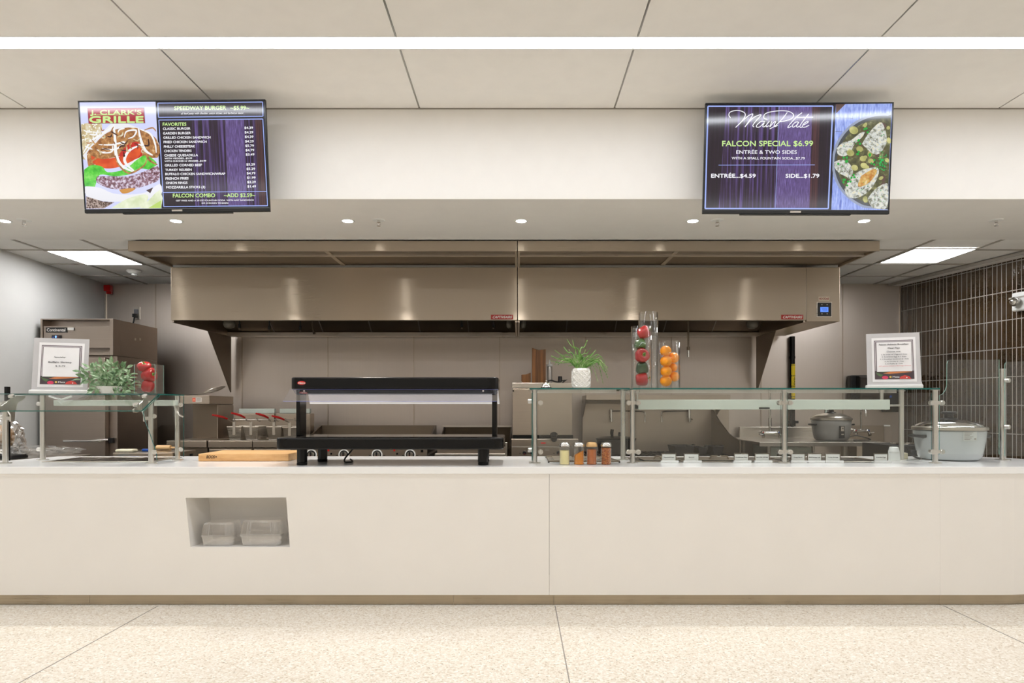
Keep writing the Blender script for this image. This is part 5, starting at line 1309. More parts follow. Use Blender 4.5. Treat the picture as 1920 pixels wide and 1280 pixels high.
# faceted pot and spiky plant
X, Y = PX(1090, 4.60), 4.62
t = thing('potted_spiky_plant', 'spiky green fern plant in a white diamond faceted pot on the glass shelf', 'potted plant', (X, Y, GZ))
mb = MB(); N = 12
prof = [(.055, 0), (.069, .012), (.072, .045), (.072, .07), (.0715, .10), (.069, .128), (.060, .142), (.052, .145)]
rings = []
for k in range(7):
    f_ = k/6; z_ = .012+.118*f_; r_ = .070+.003*math.sin(PI*f_)
    ring = []
    for i in range(N):
        a = 2*PI*(i+(.5 if k % 2 else 0))/N; rr = r_+.001
        q = max(abs(math.cos(a)), abs(math.sin(a))); sq = rr*(1/q)**.45*.94
        ring.append(mb.bm.verts.new((X+sq*math.cos(a), Y+sq*math.sin(a), GZ+z_)))
    rings.append(ring)
for k in range(6):
    A_, B_ = rings[k], rings[k+1]
    def tri(a_, b_, c_):
        o_ = (a_.co+b_.co+c_.co)/3; cc = Vector((X, Y, o_.z)); d_ = (o_-cc).normalized(); m_ = mb.bm.verts.new(o_-d_*.0032)
        for p_, q_ in ((a_, b_), (b_, c_), (c_, a_)): mb.bm.faces.new((p_, q_, m_))
    for i in range(N):
        if k % 2 == 0: tri(A_[i], A_[(i+1)%N], B_[i]); tri(A_[(i+1)%N], B_[(i+1)%N], B_[i])
        else: tri(A_[i], B_[(i+1)%N], B_[i]); tri(A_[i], A_[(i+1)%N], B_[(i+1)%N])
bt = [mb.bm.verts.new((X+(v.co.x-X)*.8, Y+(v.co.y-Y)*.8, GZ)) for v in rings[0]]; tp = [mb.bm.verts.new((X+(v.co.x-X)*.85, Y+(v.co.y-Y)*.85, GZ+.146)) for v in rings[-1]]
for i in range(N): mb.bm.faces.new((bt[i], bt[(i+1)%N], rings[0][(i+1)%N], rings[0][i])); mb.bm.faces.new((rings[-1][i], rings[-1][(i+1)%N], tp[(i+1)%N], tp[i]))
mb.bm.faces.new(bt[::-1]); mb.bm.faces.new(tp); mb.obj('pot', m_ceram, t)
def leafmat(name, a, b_, c_):
    m, nt, b = nm(name); o = ramp(nt, noise(nt, coords(nt), 30, 2), [(.3, lin(a)), (.5, lin(b_)), (.72, lin(c_))]); nt.links.new(o, b.inputs['Base Color']); b.inputs['Roughness'].default_value = .5
    b.inputs['Subsurface Weight'].default_value = 0; return m
m_fern = leafmat('fern green', (70,120,45), (115,160,75), (175,200,140))
rf = random.Random(11); mb = MB()
def frond(base, pts, wd):
    q = smoothpts([base]+pts, 7); n_ = len(q)
    mb.tube(q, [wd*(1-.75*i/n_) for i in range(n_)], 5)
    for i in range(2, n_-1):
        d = (q[i]-q[i-1]).normalized(); s_ = d.cross(Vector((rf.uniform(-.3,.3), 1, .2))).normalized()
        for sg in (-1, 1):
            L_ = wd*1.7*(1-.5*i/n_); b0 = q[i]+s_*sg*wd*.4
            mb.quad([b0-d*wd*.6, b0+d*wd*.6, b0+s_*sg*L_+d*L_*.9, b0+s_*sg*L_*.7+d*L_*.5])
top = Vector((X, Y, GZ+.14))
tips = [(1063,636),(1074,637),(1101,637),(1098,655),(1085,652),(1040,656),(1033,667),(1032,676),(1040,684),(1046,684),(1057,650),(1067,655),(1088,662),(1112,662),(1121,665),(1117,656),(1108,652),(1128,674),(1135,680),(1140,690),(1139,697),(1140,709),(1131,720),(1121,716),(1110,700),(1109,688),(1128,668),(1052,672),(1078,660),(1095,668),(1105,672),(1125,684),(1133,698),(1115,676),(1070,668),(1050,665),(1084,672),(1138,703),(1122,692)]
for k, (u, v) in enumerate(tips):
    dy = rf.uniform(-.09, .09); tipp = P(u, v, Y+dy)
    hgt = max(tipp.z, top.z)+ (rf.uniform(.03, .07) if tipp.z < top.z+.05 else rf.uniform(.0, .02))
    base = top+Vector((rf.uniform(-.03, .03), rf.uniform(-.03, .03), 0))
    m1 = base.lerp(tipp, .35); m1.z = base.z+(hgt-base.z)*.62
    m2 = base.lerp(tipp, .7); m2.z = hgt if tipp.z < top.z+.05 else base.z+(tipp.z-base.z)*.75
    frond(base, [m1, m2, tipp], rf.uniform(.0034, .0050))
for k in range(18):
    a = rf.uniform(0, 2*PI); L_ = rf.uniform(.05, .12); base = top+Vector((rf.uniform(-.03, .03), rf.uniform(-.03, .03), 0))
    e = base+Vector((L_*math.cos(a), L_*math.sin(a)*.7, rf.uniform(.02, .10))); frond(base, [base.lerp(e, .5)+Vector((0,0,.02)), e], .003)
mb.obj('foliage', m_fern, t)
# vases
def cylvase(X, Y, R, z1, lab, name='glass_vase'):
    t = thing(name, lab, 'vase', (X, Y, GZ))
    mb = MB(); H_ = z1-GZ; mb.lathe([(R*.96, 0), (R, .004), (R, H_-.002), (R-.0015, H_), (R-.003, H_-.002), (R-.003, .012), (0, .010)], (X, Y, GZ), 48); mb.obj('vase_wall', m_vase, t, True); return t
X, Y = PX(1203, 4.62), 4.62; Ra = .038*2
Rv = (1223-1184)/2*Y/1200
cylvase(X, Y, Rv, PZ(612, Y), 'tall clear glass cylinder vase holding five red and green peppers')
cylvase(PX(1215.5, 4.78), 4.78, .072, PZ(586, 4.78), 'tallest clear glass cylinder vase, empty, behind the pepper vase')
X3, Y3 = PX(1255, 4.60), 4.60; R3 = (1275-1235)/2*Y3/1200
cylvase(X3, Y3, R3, PZ(640, Y3), 'shorter clear glass cylinder vase full of oranges')
m_pr = plain('pepper red', (178,10,16), .18, coat=.5, var=.12, vscale=12); m_pg = plain('pepper green', (52,92,26), .2, coat=.6, var=.3, vscale=14); m_pd = plain('pepper dark green', (28,62,22), .2, coat=.6, var=.25, vscale=14)
m_stem = plain('pepper stem', (104,140,52), .5)
def pepper(c, R, H, mat, axis, lab, spin=0, squash=1, grp=None):
    """bell pepper: axis points from its base to the stem"""
    t = thing('bell_pepper', lab, 'pepper', c, grp)
    ax = Vector(axis).normalized()
    ph = rf.uniform(0, 2*PI)+spin
    def fr(a, k):
        f_ = min(1, k/9); return 1+.13*abs(math.cos(1.5*a+ph))**.8*(.5+.5*math.sin(PI*min(1, (k+1)/11)))-.07+.025*math.sin(2*a+ph)
    pr = [(0, -.44*H), (.35*R, -.47*H), (.62*R, -.46*H), (.82*R, -.36*H), (.92*R, -.18*H), (1.0*R, .05*H), (1.03*R, .22*H), (.98*R, .36*H), (.80*R, .46*H), (.55*R, .48*H), (.30*R, .42*H), (.14*R, .36*H), (0, .35*H)]
    mb = MB(); mb.lathe(pr, c, 40, fr=fr, axis=ax); mb.obj('flesh', mat, t, True)
    mb = MB(); c = Vector(c); s0 = c+ax*H*.34; side = ax.cross(Vector((0, 1, .3))).normalized()
    mb.tube([s0, s0+ax*H*.14, s0+ax*H*.26+side*H*.05, s0+ax*H*.36+side*H*.13], [.2*R, .13*R, .1*R, .12*R], 8)
    mb.lathe([(.30*R, .40*H), (.22*R, .43*H), (.1*R, .44*H)], c, 10, axis=ax); mb.obj('stem', m_stem, t, True)
def pp(u, v, Y): return P(u, v, Y)
gp = 'peppers in the tall vase'
R_ = .046
pepper(pp(1203, 711, 4.615), .046, .088, m_pr, (1, -.1, .1), 'red bell pepper lying at the bottom of the tall vase', grp=gp)
pepper(pp(1204, 689, 4.62), .042, .085, m_pd, (.15, .4, -1), 'dark green bell pepper between the two lower red ones in the tall vase', grp=gp)
pepper(pp(1203, 666.5, 4.61), .050, .080, m_pr, (.35, -.85, .15), 'middle red bell pepper in the tall vase, its stem facing the viewer', grp=gp)
pepper(pp(1201, 645, 4.62), .043, .075, m_pg, (-.1, -.3, -1), 'mid green bell pepper just under the top red one in the tall vase', grp=gp)
pepper(pp(1207, 623.5, 4.62), .043, .088, m_pr, (.8, -.3, .35), 'red bell pepper on top of the pile in the tall vase', grp=gp)
def orangemat():
    m, nt, b = nm('orange peel'); v = coords(nt); nt.links.new(ramp(nt, noise(nt, v, 6), [(.3, lin((248,140,8))), (.7, lin((255,166,24)))]), b.inputs['Base Color']); b.inputs['Roughness'].default_value = .35
    bump(nt, b, noise(nt, v, 260, 1), .35, .0015); return m
m_or = orangemat(); m_nav = plain('orange navel', (120,100,40), .7)
org = [(1246, 658, 4.575, 10.6, 'top left orange in the short vase'), (1263.5, 670.5, 4.60, 10.2, 'orange at the upper right in the short vase'), (1247, 677, 4.57, 11.0, 'second orange down on the left side of the short vase'),
       (1261, 689, 4.64, 8.9, 'orange farthest back, half hidden in the middle of the short vase'), (1249, 696, 4.57, 10.6, 'third orange down on the left side of the short vase'), (1264.5, 706, 4.60, 9.5, 'orange at the lower right in the short vase'), (1246.5, 714, 4.575, 11.0, 'bottom left orange in the short vase')]
for u, v, y_, r_, lab in org:
    c = P(u, v, y_); r = r_*y_/1200
    if c.x-r < X3-R3+.004: c.x = X3-R3+.004+r
    if c.x+r > X3+R3-.004: c.x = X3+R3-.004-r
    t = thing('orange', lab, 'orange', c, 'oranges in the short vase')
    mb = MB(); mb.sph(c, r, (1, 1, .96), 32); mb.obj('peel', m_or, t, True)
    d = Vector((rf.uniform(-.5,.5), -.8, rf.uniform(-.5,.5))).normalized(); mb = MB(); mb.cyl(c+d*r*.965, c+d*r*.998, r*.06, n=8); mb.obj('stem_button', m_nav, t)
# square vase with three peppers on the left guard
GZ2 = GL+.0095
X0, X1, Y0, Y1 = -2.742, -2.592, 4.58, 4.69
t = thing('glass_vase', 'square clear glass vase holding three red peppers on the left guard', 'vase', ((X0+X1)/2, (Y0+Y1)/2, GZ2))
zt_ = PZ(683, 4.58); w_ = .006; mb = MB()
for a in ((X0, X1, Y0, Y0+w_), (X0, X1, Y1-w_, Y1), (X0, X0+w_, Y0+w_, Y1-w_), (X1-w_, X1, Y0+w_, Y1-w_)): mb.box(*a, GZ2, zt_)
mb.box(X0+w_, X1-w_, Y0+w_, Y1-w_, GZ2, GZ2+.014); mb.obj('vase_wall', m_vase, t)
mb = MB()
for x_ in (X0, X1-.002):
    for y_ in (Y0-.0005, Y1-.0015): mb.box(x_-.0005, x_+.0025, y_, y_+.002, GZ2+.001, zt_+.0005)
for y_ in (Y0, Y1-.003): mb.box(X0+.002, X1-.002, y_, y_+.003, zt_, zt_+.001)
mb.obj('vase_rim', m_gedge2, t)
gp = 'red peppers in the square vase'; yc = (Y0+Y1)/2
pepper(pp(278, 723.5, yc), .044, .072, m_pr, (-1, -.1, .35), 'red bell pepper at the bottom of the square vase', grp=gp)
pepper(pp(279, 703, yc-.0), .048, .092, m_pr, (1, -.2, .15), 'largest red bell pepper, lying in the middle of the square vase', grp=gp)
pepper(pp(271, 687.5, yc-.0), .043, .060, m_pr, (.15, -.5, 1), 'red bell pepper on top of the square vase, stem up', grp=gp)
# leafy plant in a low white bowl
X, Y = PX(199, 4.62), 4.66
t = thing('potted_sage_plant', 'grey green leafy plant spilling over a low white ribbed bowl', 'potted plant', (X, Y, GZ2))
mb = MB(); mb.lathe([(.040, 0), (.047, .004), (.074, .036), (.087, .055), (.080, .055), (.06, .03), (0, .03)], (X, Y, GZ2), 60, fr=lambda a, k: 1+.02*math.cos(20*a)); mb.obj('bowl', m_ceram, t, True)
m_sage = leafmat('sage leaf', (84,120,78), (122,152,110), (176,196,165))
rg = random.Random(5); mb = MB(); base0 = Vector((X, Y, GZ2+.045))
def leaf(p, d, L_, wd, up=None):
    d = d.normalized(); s_ = d.cross(up or Vector((rg.uniform(-.6,.6), rg.uniform(-1.2,-.2), rg.uniform(.1,1)))).normalized(); nrm = s_.cross(d).normalized()
    prof = [(0, .05), (.2, .7), (.45, 1), (.7, .75), (.9, .3), (1, .02)]
    l_, c_, r_ = [], [], []
    for f_, w__ in prof:
        b_ = p+d*L_*f_-nrm*L_*.25*f_*f_*.6; l_.append(mb.bm.verts.new(b_+s_*wd*w__+nrm*wd*.25*w__)); r_.append(mb.bm.verts.new(b_-s_*wd*w__+nrm*wd*.25*w__)); c_.append(mb.bm.verts.new(b_))
    for i in range(5):
        mb.bm.faces.new((l_[i], l_[i+1], c_[i+1], c_[i])); mb.bm.faces.new((c_[i], c_[i+1], r_[i+1], r_[i]))
tp = [(150,697),(153,712),(168,690),(177,687),(190,684),(200,690),(209,683),(218,686),(228,688),(237,690),(245,702),(248,715),(252,722),(247,734),(236,732),(222,733),(180,725),(175,732),(232,712),(215,700),(195,700),(185,705),(205,715),(240,725),(225,720),(160,705),(243,708),(210,730),(168,716)]
for u, v in tp:
    dy = rg.uniform(-.10, .08); e = P(u, v, Y+dy); b_ = base0+Vector((rg.uniform(-.04,.04), rg.uniform(-.03,.03), 0))
    mid = b_.lerp(e, .5)+Vector((0, 0, .025)); q = smoothpts([b_, mid, e], 6); mb.tube(q, .0016, 5)
    for i in range(4, len(q), 3):
        d = (q[i]-q[i-1]).normalized()
        for sg in (-1, 1):
            s_ = d.cross(Vector((0, 1, rg.uniform(-.5,.5)))).normalized()*sg
            leaf(q[i], d*.6+s_*.8+Vector((0, rg.uniform(-.6,.3), rg.uniform(-.1,.3))), rg.uniform(.040, .062), rg.uniform(.0095, .014))
    leaf(e, (e-mid), .062, .014); leaf(e, (e-mid)+Vector((rg.uniform(-.03,.03),0,rg.uniform(-.03,.03))), .05, .011)
mb.obj('foliage', m_sage, t)

# ---- framed cards
m_card = plain('card white', (240,238,238), .35); m_cardb = plain('card dark border', (116,100,106), .5); m_plate = glassy('frosted acrylic plate', (.62,.61,.61), .55, 1.2, .35)
m_fr = plain('card frame silver', (196,194,194), .35, .3)
m_car = plain('print carrot orange', (226,140,84), .5); m_rad = plain('print radish pink', (214,60,96), .5); m_tom = plain('print tomato red', (206,66,60), .5); m_lg = plain('print green', (84,110,70), .5); m_dk = plain('print dark ground', (72,58,62), .5); m_gold = plain('print gold', (226,190,96), .5)
def card(name, X, Y, Z, yaw, tilt, lines, lab, W=.345, H=.395):
    t = thing(name, lab, 'sign', (X, Y, Z), None, (0, 0, yaw))
    mb = MB(); mb.box(-W/2-.008, W/2+.006, -.035, .05, .0005, .030); mb.obj('base', m_white, t, bevel=.008, local=True)
    mb = MB(); mb.prism([(W/2+.002, -.03, .001), (W/2+.002, .05, .001), (W/2+.002, .02, .05)], (.004, 0, 0)); mb.obj('base_end', m_fr, t, local=True)
    T = Matrix.Translation((0, 0, .022)) @ Matrix.Rotation(-tilt, 4, 'X')
    mb = MB(); mb.box(-W/2, W/2, 0, .006, 0, H); mb.bm.transform(T); mb.obj('backing_plate', m_fr, t, local=True)
    cv = Canvas(lambda x, y, k: T @ Vector((-W/2+W*x, -.0012-.0004*k, H*(1-y))))
    cv.rect(.10, .085, .92, .925, m_card); cv.rect(.145, .135, .875, .875, m_cardb); cv.frame([(.165,.155),(.855,.155),(.855,.80),(.165,.80)], .008, m_card)
    cv.rect(.145, .72, .875, .875, m_dk)
    cv.poly([(.30,.765),(.42,.735),(.62,.725),(.84,.745),(.60,.765),(.42,.775)], m_car); cv.poly([(.16,.74),(.30,.79),(.26,.83),(.2,.80)], m_lg); cv.poly([(.16,.725),(.5,.72),(.3,.75)], m_lg)
    cv.ell(.335, .845, .06, .032, m_rad); cv.poly([(.60,.873),(.62,.83),(.70,.805),(.78,.825),(.82,.873)], m_tom); cv.ell(.735, .85, .012, .01, m_card, n=8)
    cv.ell(.435, .835, .022, .018, m_gold, n=16); cv.text('Metz', .475, .60, .818, .85, m_card, .02)
    cv.rect(.185, .175, .835, .735, m_card)
    for tx, x0, x1, yt, yb_, sty in lines:
        cv.text(tx, x0, x1, yt, yb_, MATS['card red ink'] if sty else MATS['card ink'], .01)
    cv.obj('printed_card', t)
    return t
plain('card ink', (96,94,98), .6); plain('card red ink', (214,120,120), .6)
card('menu_card', PX(111.5, 4.68), 4.68, GZ2, math.radians(20), math.radians(9), [('Specialty:', .385, .59, .35, .375, 0), ('Buffalo Shrimp', .285, .70, .445, .475, 0), ('$ 4.79', .415, .59, .52, .545, 0)],
     'upright silver framed card reading Specialty Buffalo Shrimp at the left')
card('menu_card', PX(1676.5, 4.66), 4.66, GZ, math.radians(-20), math.radians(9),
     [('Falcon Athletic Breakfast', .235, .785, .205, .235, 0), ('Meal Plan', .40, .62, .275, .305, 0), ('Choose one:', .375, .635, .345, .37, 0), ('1. An order of 2 Eggs & 2 Sides', .27, .75, .405, .425, 0), ('2. Scrambled Eggs & 2 Sides', .28, .73, .45, .47, 0),
      ('3. A Breakfast Sandwich & 1 Side', .245, .775, .495, .515, 0), ('4. An Omelet & 1 Side', .325, .68, .54, .56, 0), ('5. A Waffle & 1 Side', .335, .66, .585, .605, 0), ('(All options include a Beverage Choice)', .215, .805, .63, .645, 1)],
     'upright silver framed card reading Falcon Athletic Breakfast Meal Plan at the right')

# ================================================================ SMALL THINGS AT THE LEFT, behind the counter
zs = PZ(848, 5.6)
t = thing('utility_cart', 'small steel shelf with blue edged trays behind the left glass guard', 'shelf', (PX(250,5.6), 5.7, 0))
tbox('top_shelf', PX(218,5.6), PX(330,5.6), 5.55, 5.95, zs-.03, zs, m_steel, t, .004)
legs(t, [(PX(222,5.6), 5.6), (PX(326,5.6), 5.6), (PX(222,5.6), 5.9), (PX(326,5.6), 5.9)], zs-.031, .015)
mb = MB(); mb.box(PX(215,5.5), PX(345,5.5), 5.40, 5.53, zs-.07, zs-.045); a_ = tag(mb.obj('plastic_tray', m_steel, bevel=.003), 'flat grey tray with light blue ends in front of the steel shelf', 'tray')
for u0, u1 in ((205, 214.5), (295, 304)):
    mb = MB(); mb.box(PX(u0,5.48), PX(u1,5.48), 5.38, 5.398 if u0 > 250 else 5.52, zs-.072, zs-.035); mb.obj('end_cap', m_cyan, a_, bevel=.003)
mb = MB(); mb.box(PX(215,5.44), PX(345,5.44), 5.45, 5.5, 0, zs-.0705); mb.obj('tray_stand', m_dsteel, a_)
z_ = zs+.001
mb = MB(); mb.box(PX(219,5.6), PX(252,5.6), 5.57, 5.66, z_, z_+.028); tag(mb.obj('dough_scraper', m_cream, bevel=.011), 'cream coloured plastic scraper on the small shelf left of the guard post', 'scraper')
def knife(u0, u1, y_, z_, lab, mat):
    t = thing('kitchen_knife', lab, 'knife', (PX(u0,y_), y_, z_))
    m_ = u0+(u1-u0)*.45
    mb = MB(); mb.box(PX(m_,y_), PX(u1,y_), y_, y_+.03, z_, z_+.022); mb.obj('handle', mat, t, bevel=.006)
    mb = MB(); mb.prism([(PX(u0,y_), y_+.01, z_+.004), (PX(m_,y_), y_+.005, z_+.004), (PX(m_,y_), y_+.04, z_+.004)], (0, 0, .004)); mb.obj('blade', m_iron, t)
knife(254, 279, 5.72, z_, 'blue handled knife on the small shelf right of the cream scraper', m_blue)
mb = MB(); mb.box(PX(248,5.50), PX(270,5.50), 5.41, 5.44, zs-.044, zs-.02); tag(mb.obj('blue_clip', m_blue, bevel=.004), 'dark blue plastic clip in front of the scraper', 'clip')
t = thing('rolling_pin', 'pale wooden rolling pin behind the lower glass clamp of the left guard', 'rolling pin', (PX(305,5.7), 5.7, z_))
mb = MB(); mb.cyl((PX(292,5.78), 5.80, z_+.026), (PX(318,5.78), 5.80, z_+.026), .025, n=20); mb.obj('roller', m_maple, t, True)
mb = MB(); mb.cyl((PX(318,5.78)+.001, 5.80, z_+.026), (PX(329,5.78), 5.80, z_+.026), .010, .012, n=12); mb.obj('handle', m_maple, t, True)
# black upright post and wrapped loaf at far left
mb = MB(); Y = 5.155; X = PX(11, Y); mb.box(X-.014, X+.014, Y, Y+.03, 0, PZ(724.5, Y))
tag(mb.obj('upright_post', m_blackm, bevel=.002), 'thin black upright post at the far left edge behind the guard', 'post')
t = thing('bread_bag', 'bread loaf in crumpled clear wrap at the far left edge behind the counter', 'bread', (PX(4,5.0), 5.0, .95))
def blob(sc, c, R, seed, amp, n=28):
    rr = random.Random(seed); fs_ = [(rr.uniform(2,7), rr.uniform(2,7), rr.uniform(0,6), rr.uniform(.3,1)) for _ in range(6)]
    mb = MB(); bmesh.ops.create_icosphere(mb.bm, subdivisions=4, radius=1)
    for v in mb.bm.verts:
        p = v.co.copy(); d = sum(a_*math.sin(f1*p.x+f2*p.z+ph) for f1, f2, ph, a_ in fs_)/6
        d2 = abs(math.sin(9*p.x+5*p.y+seed))*abs(math.sin(8*p.z-4*p.y))
        p *= 1+amp*d+amp*.7*d2; v.co = Vector((c[0]+p.x*R*sc[0], c[1]+p.y*R*sc[1], c[2]+p.z*R*sc[2]))
    return mb
sh = tag(tbox('side_counter', -5.05+.25, -3.93, 5.2, 5.9, 0, .88, m_lsteel, None), 'low steel side counter at the far left beyond the glass guard', 'counter')
m_bread = plain('bread crust', (206,160,110), .6, var=.15)
mb = blob((.7, .8, 1.0), (PX(3,5.4), 5.42, 1.06), .10, 3, .1)
for v in mb.bm.verts: v.co.z = max(v.co.z, .93)
mb.obj('loaf', m_bread, t, True)
mb = blob((1.1, .9, 1.25), (PX(5,5.4), 5.42, 1.06), .125, 5, .25)
for v in mb.bm.verts: v.co.z = max(v.co.z, .918)
mb.obj('wrap', m_wrap, t)
mb = MB(); mb.box(PX(3,5.35)-.09, PX(3,5.35)+.11, 5.33, 5.5, .8815, .915); tag(mb.obj('black_tray', m_blackp, bevel=.006), 'shallow black tray under the wrapped bread at the far left', 'tray')
mb = blob((3.6, 1.2, .42), (PX(75,5.5)+.02, 5.5, .945), .09, 9, .30)
for v in mb.bm.verts: v.co.z = max(v.co.z, .8815); v.co.x = max(v.co.x, -4.18)
tag(mb.obj('plastic_film', m_wrap), 'crumpled clear plastic film lying on the side counter left of the guard post', 'plastic film')
# ================================================================ MENU SCREENS
EM = 1.0
def sc_(name, col, s=1.0):
    m, nt, b = nm('screen '+name); c = lin(col)
    b.inputs['Base Color'].default_value = (.01,.01,.012,1); b.inputs['Roughness'].default_value = .12; b.inputs['Specular IOR Level'].default_value = .5
    b.inputs['Emission Color'].default_value = (*c, 1); b.inputs['Emission Strength'].default_value = EM*s*.78
    return m
def sc_noise(name, stops, scale=(1,1,1), nscale=10, detail=4, s=1.0):
    m, nt, b = nm('screen '+name)
    b.inputs['Base Color'].default_value = (.01,.01,.012,1); b.inputs['Roughness'].default_value = .12
    n = noise(nt, coords(nt, scale), nscale, detail, .6)
    nt.links.new(ramp(nt, n, [(p, lin(c)) for p, c in stops]), b.inputs['Emission Color']); b.inputs['Emission Strength'].default_value = EM*s*.78
    return m
k_wh = sc_('white', (250,250,255)); k_li = sc_('lilac line', (165,185,255)); k_gr = sc_('pale green', (205,240,150)); k_bk = sc_('black', (14,8,20)); k_lav = sc_('lavender ground', (214,218,255))
k_wood = sc_noise('purple boards', [(.34,(14,6,20)), (.46,(38,18,40)), (.54,(62,42,84)), (.62,(104,82,150)), (.72,(60,34,52))], (26, 1, .5), 2.2, 8)
k_wood2 = sc_noise('light purple board', [(.3,(58,38,72)), (.5,(92,72,128)), (.7,(140,120,190))], (160, 1, 9), 1.8, 8)
k_brn = sc_noise('brown board', [(.3,(30,14,24)), (.5,(64,34,40)), (.7,(92,54,56))], (80, 1, 2), 1.4, 6)
k_dkb = sc_noise('dark board', [(.3,(12,6,16)), (.55,(30,14,30)), (.72,(50,30,62))], (60, 1, 2), 1.6, 6)
k_red = sc_('red', (172,30,44)); k_redl = sc_('red edge', (130,60,90))
k_bun = sc_noise('bun', [(.3,(170,140,90)), (.5,(214,196,150)), (.7,(240,236,220))], (1,1,1), 26, 3); k_bunw = sc_('bun pale', (240,240,246)); k_seed = sc_('seed', (250,250,240))
k_on = sc_('onion white', (250,250,250)); k_onb = sc_noise('onion fried', [(.3,(120,66,30)), (.6,(196,140,80)), (.75,(236,210,160))], (1,1,1), 40, 3)
k_tom = sc_noise('tomato', [(.3,(196,48,14)), (.7,(240,100,36))], (1,1,1), 12, 2); k_tomd = sc_('tomato dark', (200,30,20)); k_let = sc_noise('lettuce', [(.3,(40,170,30)), (.5,(90,210,60)), (.7,(150,232,110))], (1,1,1), 20, 3)
k_pat = sc_noise('patty', [(.35,(86,44,50)), (.48,(140,96,110)), (.56,(196,178,200)), (.66,(236,230,240))], (1,1,1), 60, 4); k_dark = sc_('food dark', (60,24,16)); k_amb = sc_('sauce amber', (206,140,40)); k_fry = sc_noise('chips', [(.3,(214,226,180)), (.7,(246,250,226))], (1,1,1), 16, 2); k_fryg = sc_('chip green', (190,220,110))
k_bas = sc_noise('basket weave', [(.4,(80,56,44)), (.6,(190,170,160))], (1,1,1), 90, 1)
k_tbl = sc_noise('blue table', [(.3,(86,104,190)), (.5,(150,170,240)), (.7,(200,214,255))], (40, 1, 6), 2, 5); k_bowl = sc_('bowl rim', (150,160,185)); k_bowl2 = sc_('bowl inner', (70,74,76)); k_sau = sc_noise('sauce', [(.3,(52,52,34)), (.55,(98,98,62)), (.75,(160,160,120))], (1,1,1), 24, 3)
k_chk = sc_noise('chicken', [(.30,(60,70,50)), (.40,(150,150,130)), (.55,(222,226,222)), (.72,(236,220,160))], (1,1,1), 42, 4); k_chg = sc_noise('golden skin', [(.35,(190,120,50)), (.6,(226,190,110)), (.75,(240,236,210))], (1,1,1), 30, 3)
k_pea = sc_('pea', (30,170,60)); k_pot = sc_noise('potato', [(.3,(150,150,80)), (.7,(214,210,140))], (1,1,1), 14, 2); k_potd = sc_('shadowed potato', (90,80,50)); k_mush = sc_('mushroom', (96,72,66)); k_herb = sc_('herb', (30,190,90))
m_bez = plain('bezel black', (12,12,13), .25, spec=.5)

def screen(lab, u, v, Y, yaw, tilt, roll, W, Hh, quad):
    t = thing('menu_screen', lab, 'screen', P(u, v, Y), None, (tilt, roll, yaw))
    mb = MB(); mb.box(-W/2, W/2, 0, .018, -Hh/2, Hh/2)
    mb.box(-W/2, W/2, -.004, 0, -Hh/2, -Hh/2+.026); mb.box(-W/2, W/2, -.004, 0, Hh/2-.010, Hh/2); mb.box(-W/2, -W/2+.010, -.004, 0, -Hh/2+.026, Hh/2-.010); mb.box(W/2-.010, W/2, -.004, 0, -Hh/2+.026, Hh/2-.010)
    mb.box(-W/2+.25, W/2-.25, -.002, .018, -Hh/2-.008, -Hh/2)
    mb.obj('bezel', m_bez, t, local=True, bevel=.002)
    mb = MB(); mb.box(-W*.4, W*.4, .018, .05, -Hh*.36, Hh*.30); mb.obj('rear_housing', m_blackp, t, local=True, bevel=.01)
    mb = MB(); mb.box(-.035, .035, -.006, -.004, -Hh/2+.006, -Hh/2+.017); mb.obj('maker_mark', m_lsteel, t, local=True)
    # visible picture area, corner quad given in drawing units: TL TR BR BL
    TL, TR, BR, BL = [Vector((a, b)) for a, b in quad]
    x0, x1, z1, z0 = -W/2+.010, W/2-.010, Hh/2-.010, -Hh/2+.026
    def fn(x, y, k):
        a, b = .5, .5
        for _ in range(6):
            p = (1-a)*(1-b)*TL+a*(1-b)*TR+a*b*BR+(1-a)*b*BL; da = (1-b)*(TR-TL)+b*(BR-BL); db = (1-a)*(BL-TL)+a*(BR-TR)
            e = Vector((x, y))-p; det = da.x*db.y-da.y*db.x; a += (e.x*db.y-e.y*db.x)/det; b += (da.x*e.y-da.y*e.x)/det
        a = min(1, max(0, a)); b = min(1, max(0, b))
        return Vector((x0+(x1-x0)*a, -.0006-.00003*k, z1+(z0-z1)*b))
    return t, Canvas(fn)
def dotc(cv, rr, n, x0, x1, y0, y1, r, m, inside=None):
    for _ in range(n):
        x, y = rr.uniform(x0, x1), rr.uniform(y0, y1)
        if inside and not inside(x, y): continue
        cv.ell(x, y, r*rr.uniform(.7, 1.3), r*rr.uniform(.6, 1), m, rr.uniform(0, 3), 8)
t, cv = screen('wide menu screen at the left showing the burger photo and list of favorites', 327.5, 293.5, 4.255, math.radians(.5), math.radians(4.5), math.radians(-.7), 1.232, .726, ((140,116),(1712,108),(1737,1002),(188,1014)))
ra = random.Random(3)
cv.poly([(140,116),(787,112),(828,1008),(188,1014)], k_lav)
cv.poly([(787,112),(1712,108),(1737,1002),(828,1008)], k_bk)
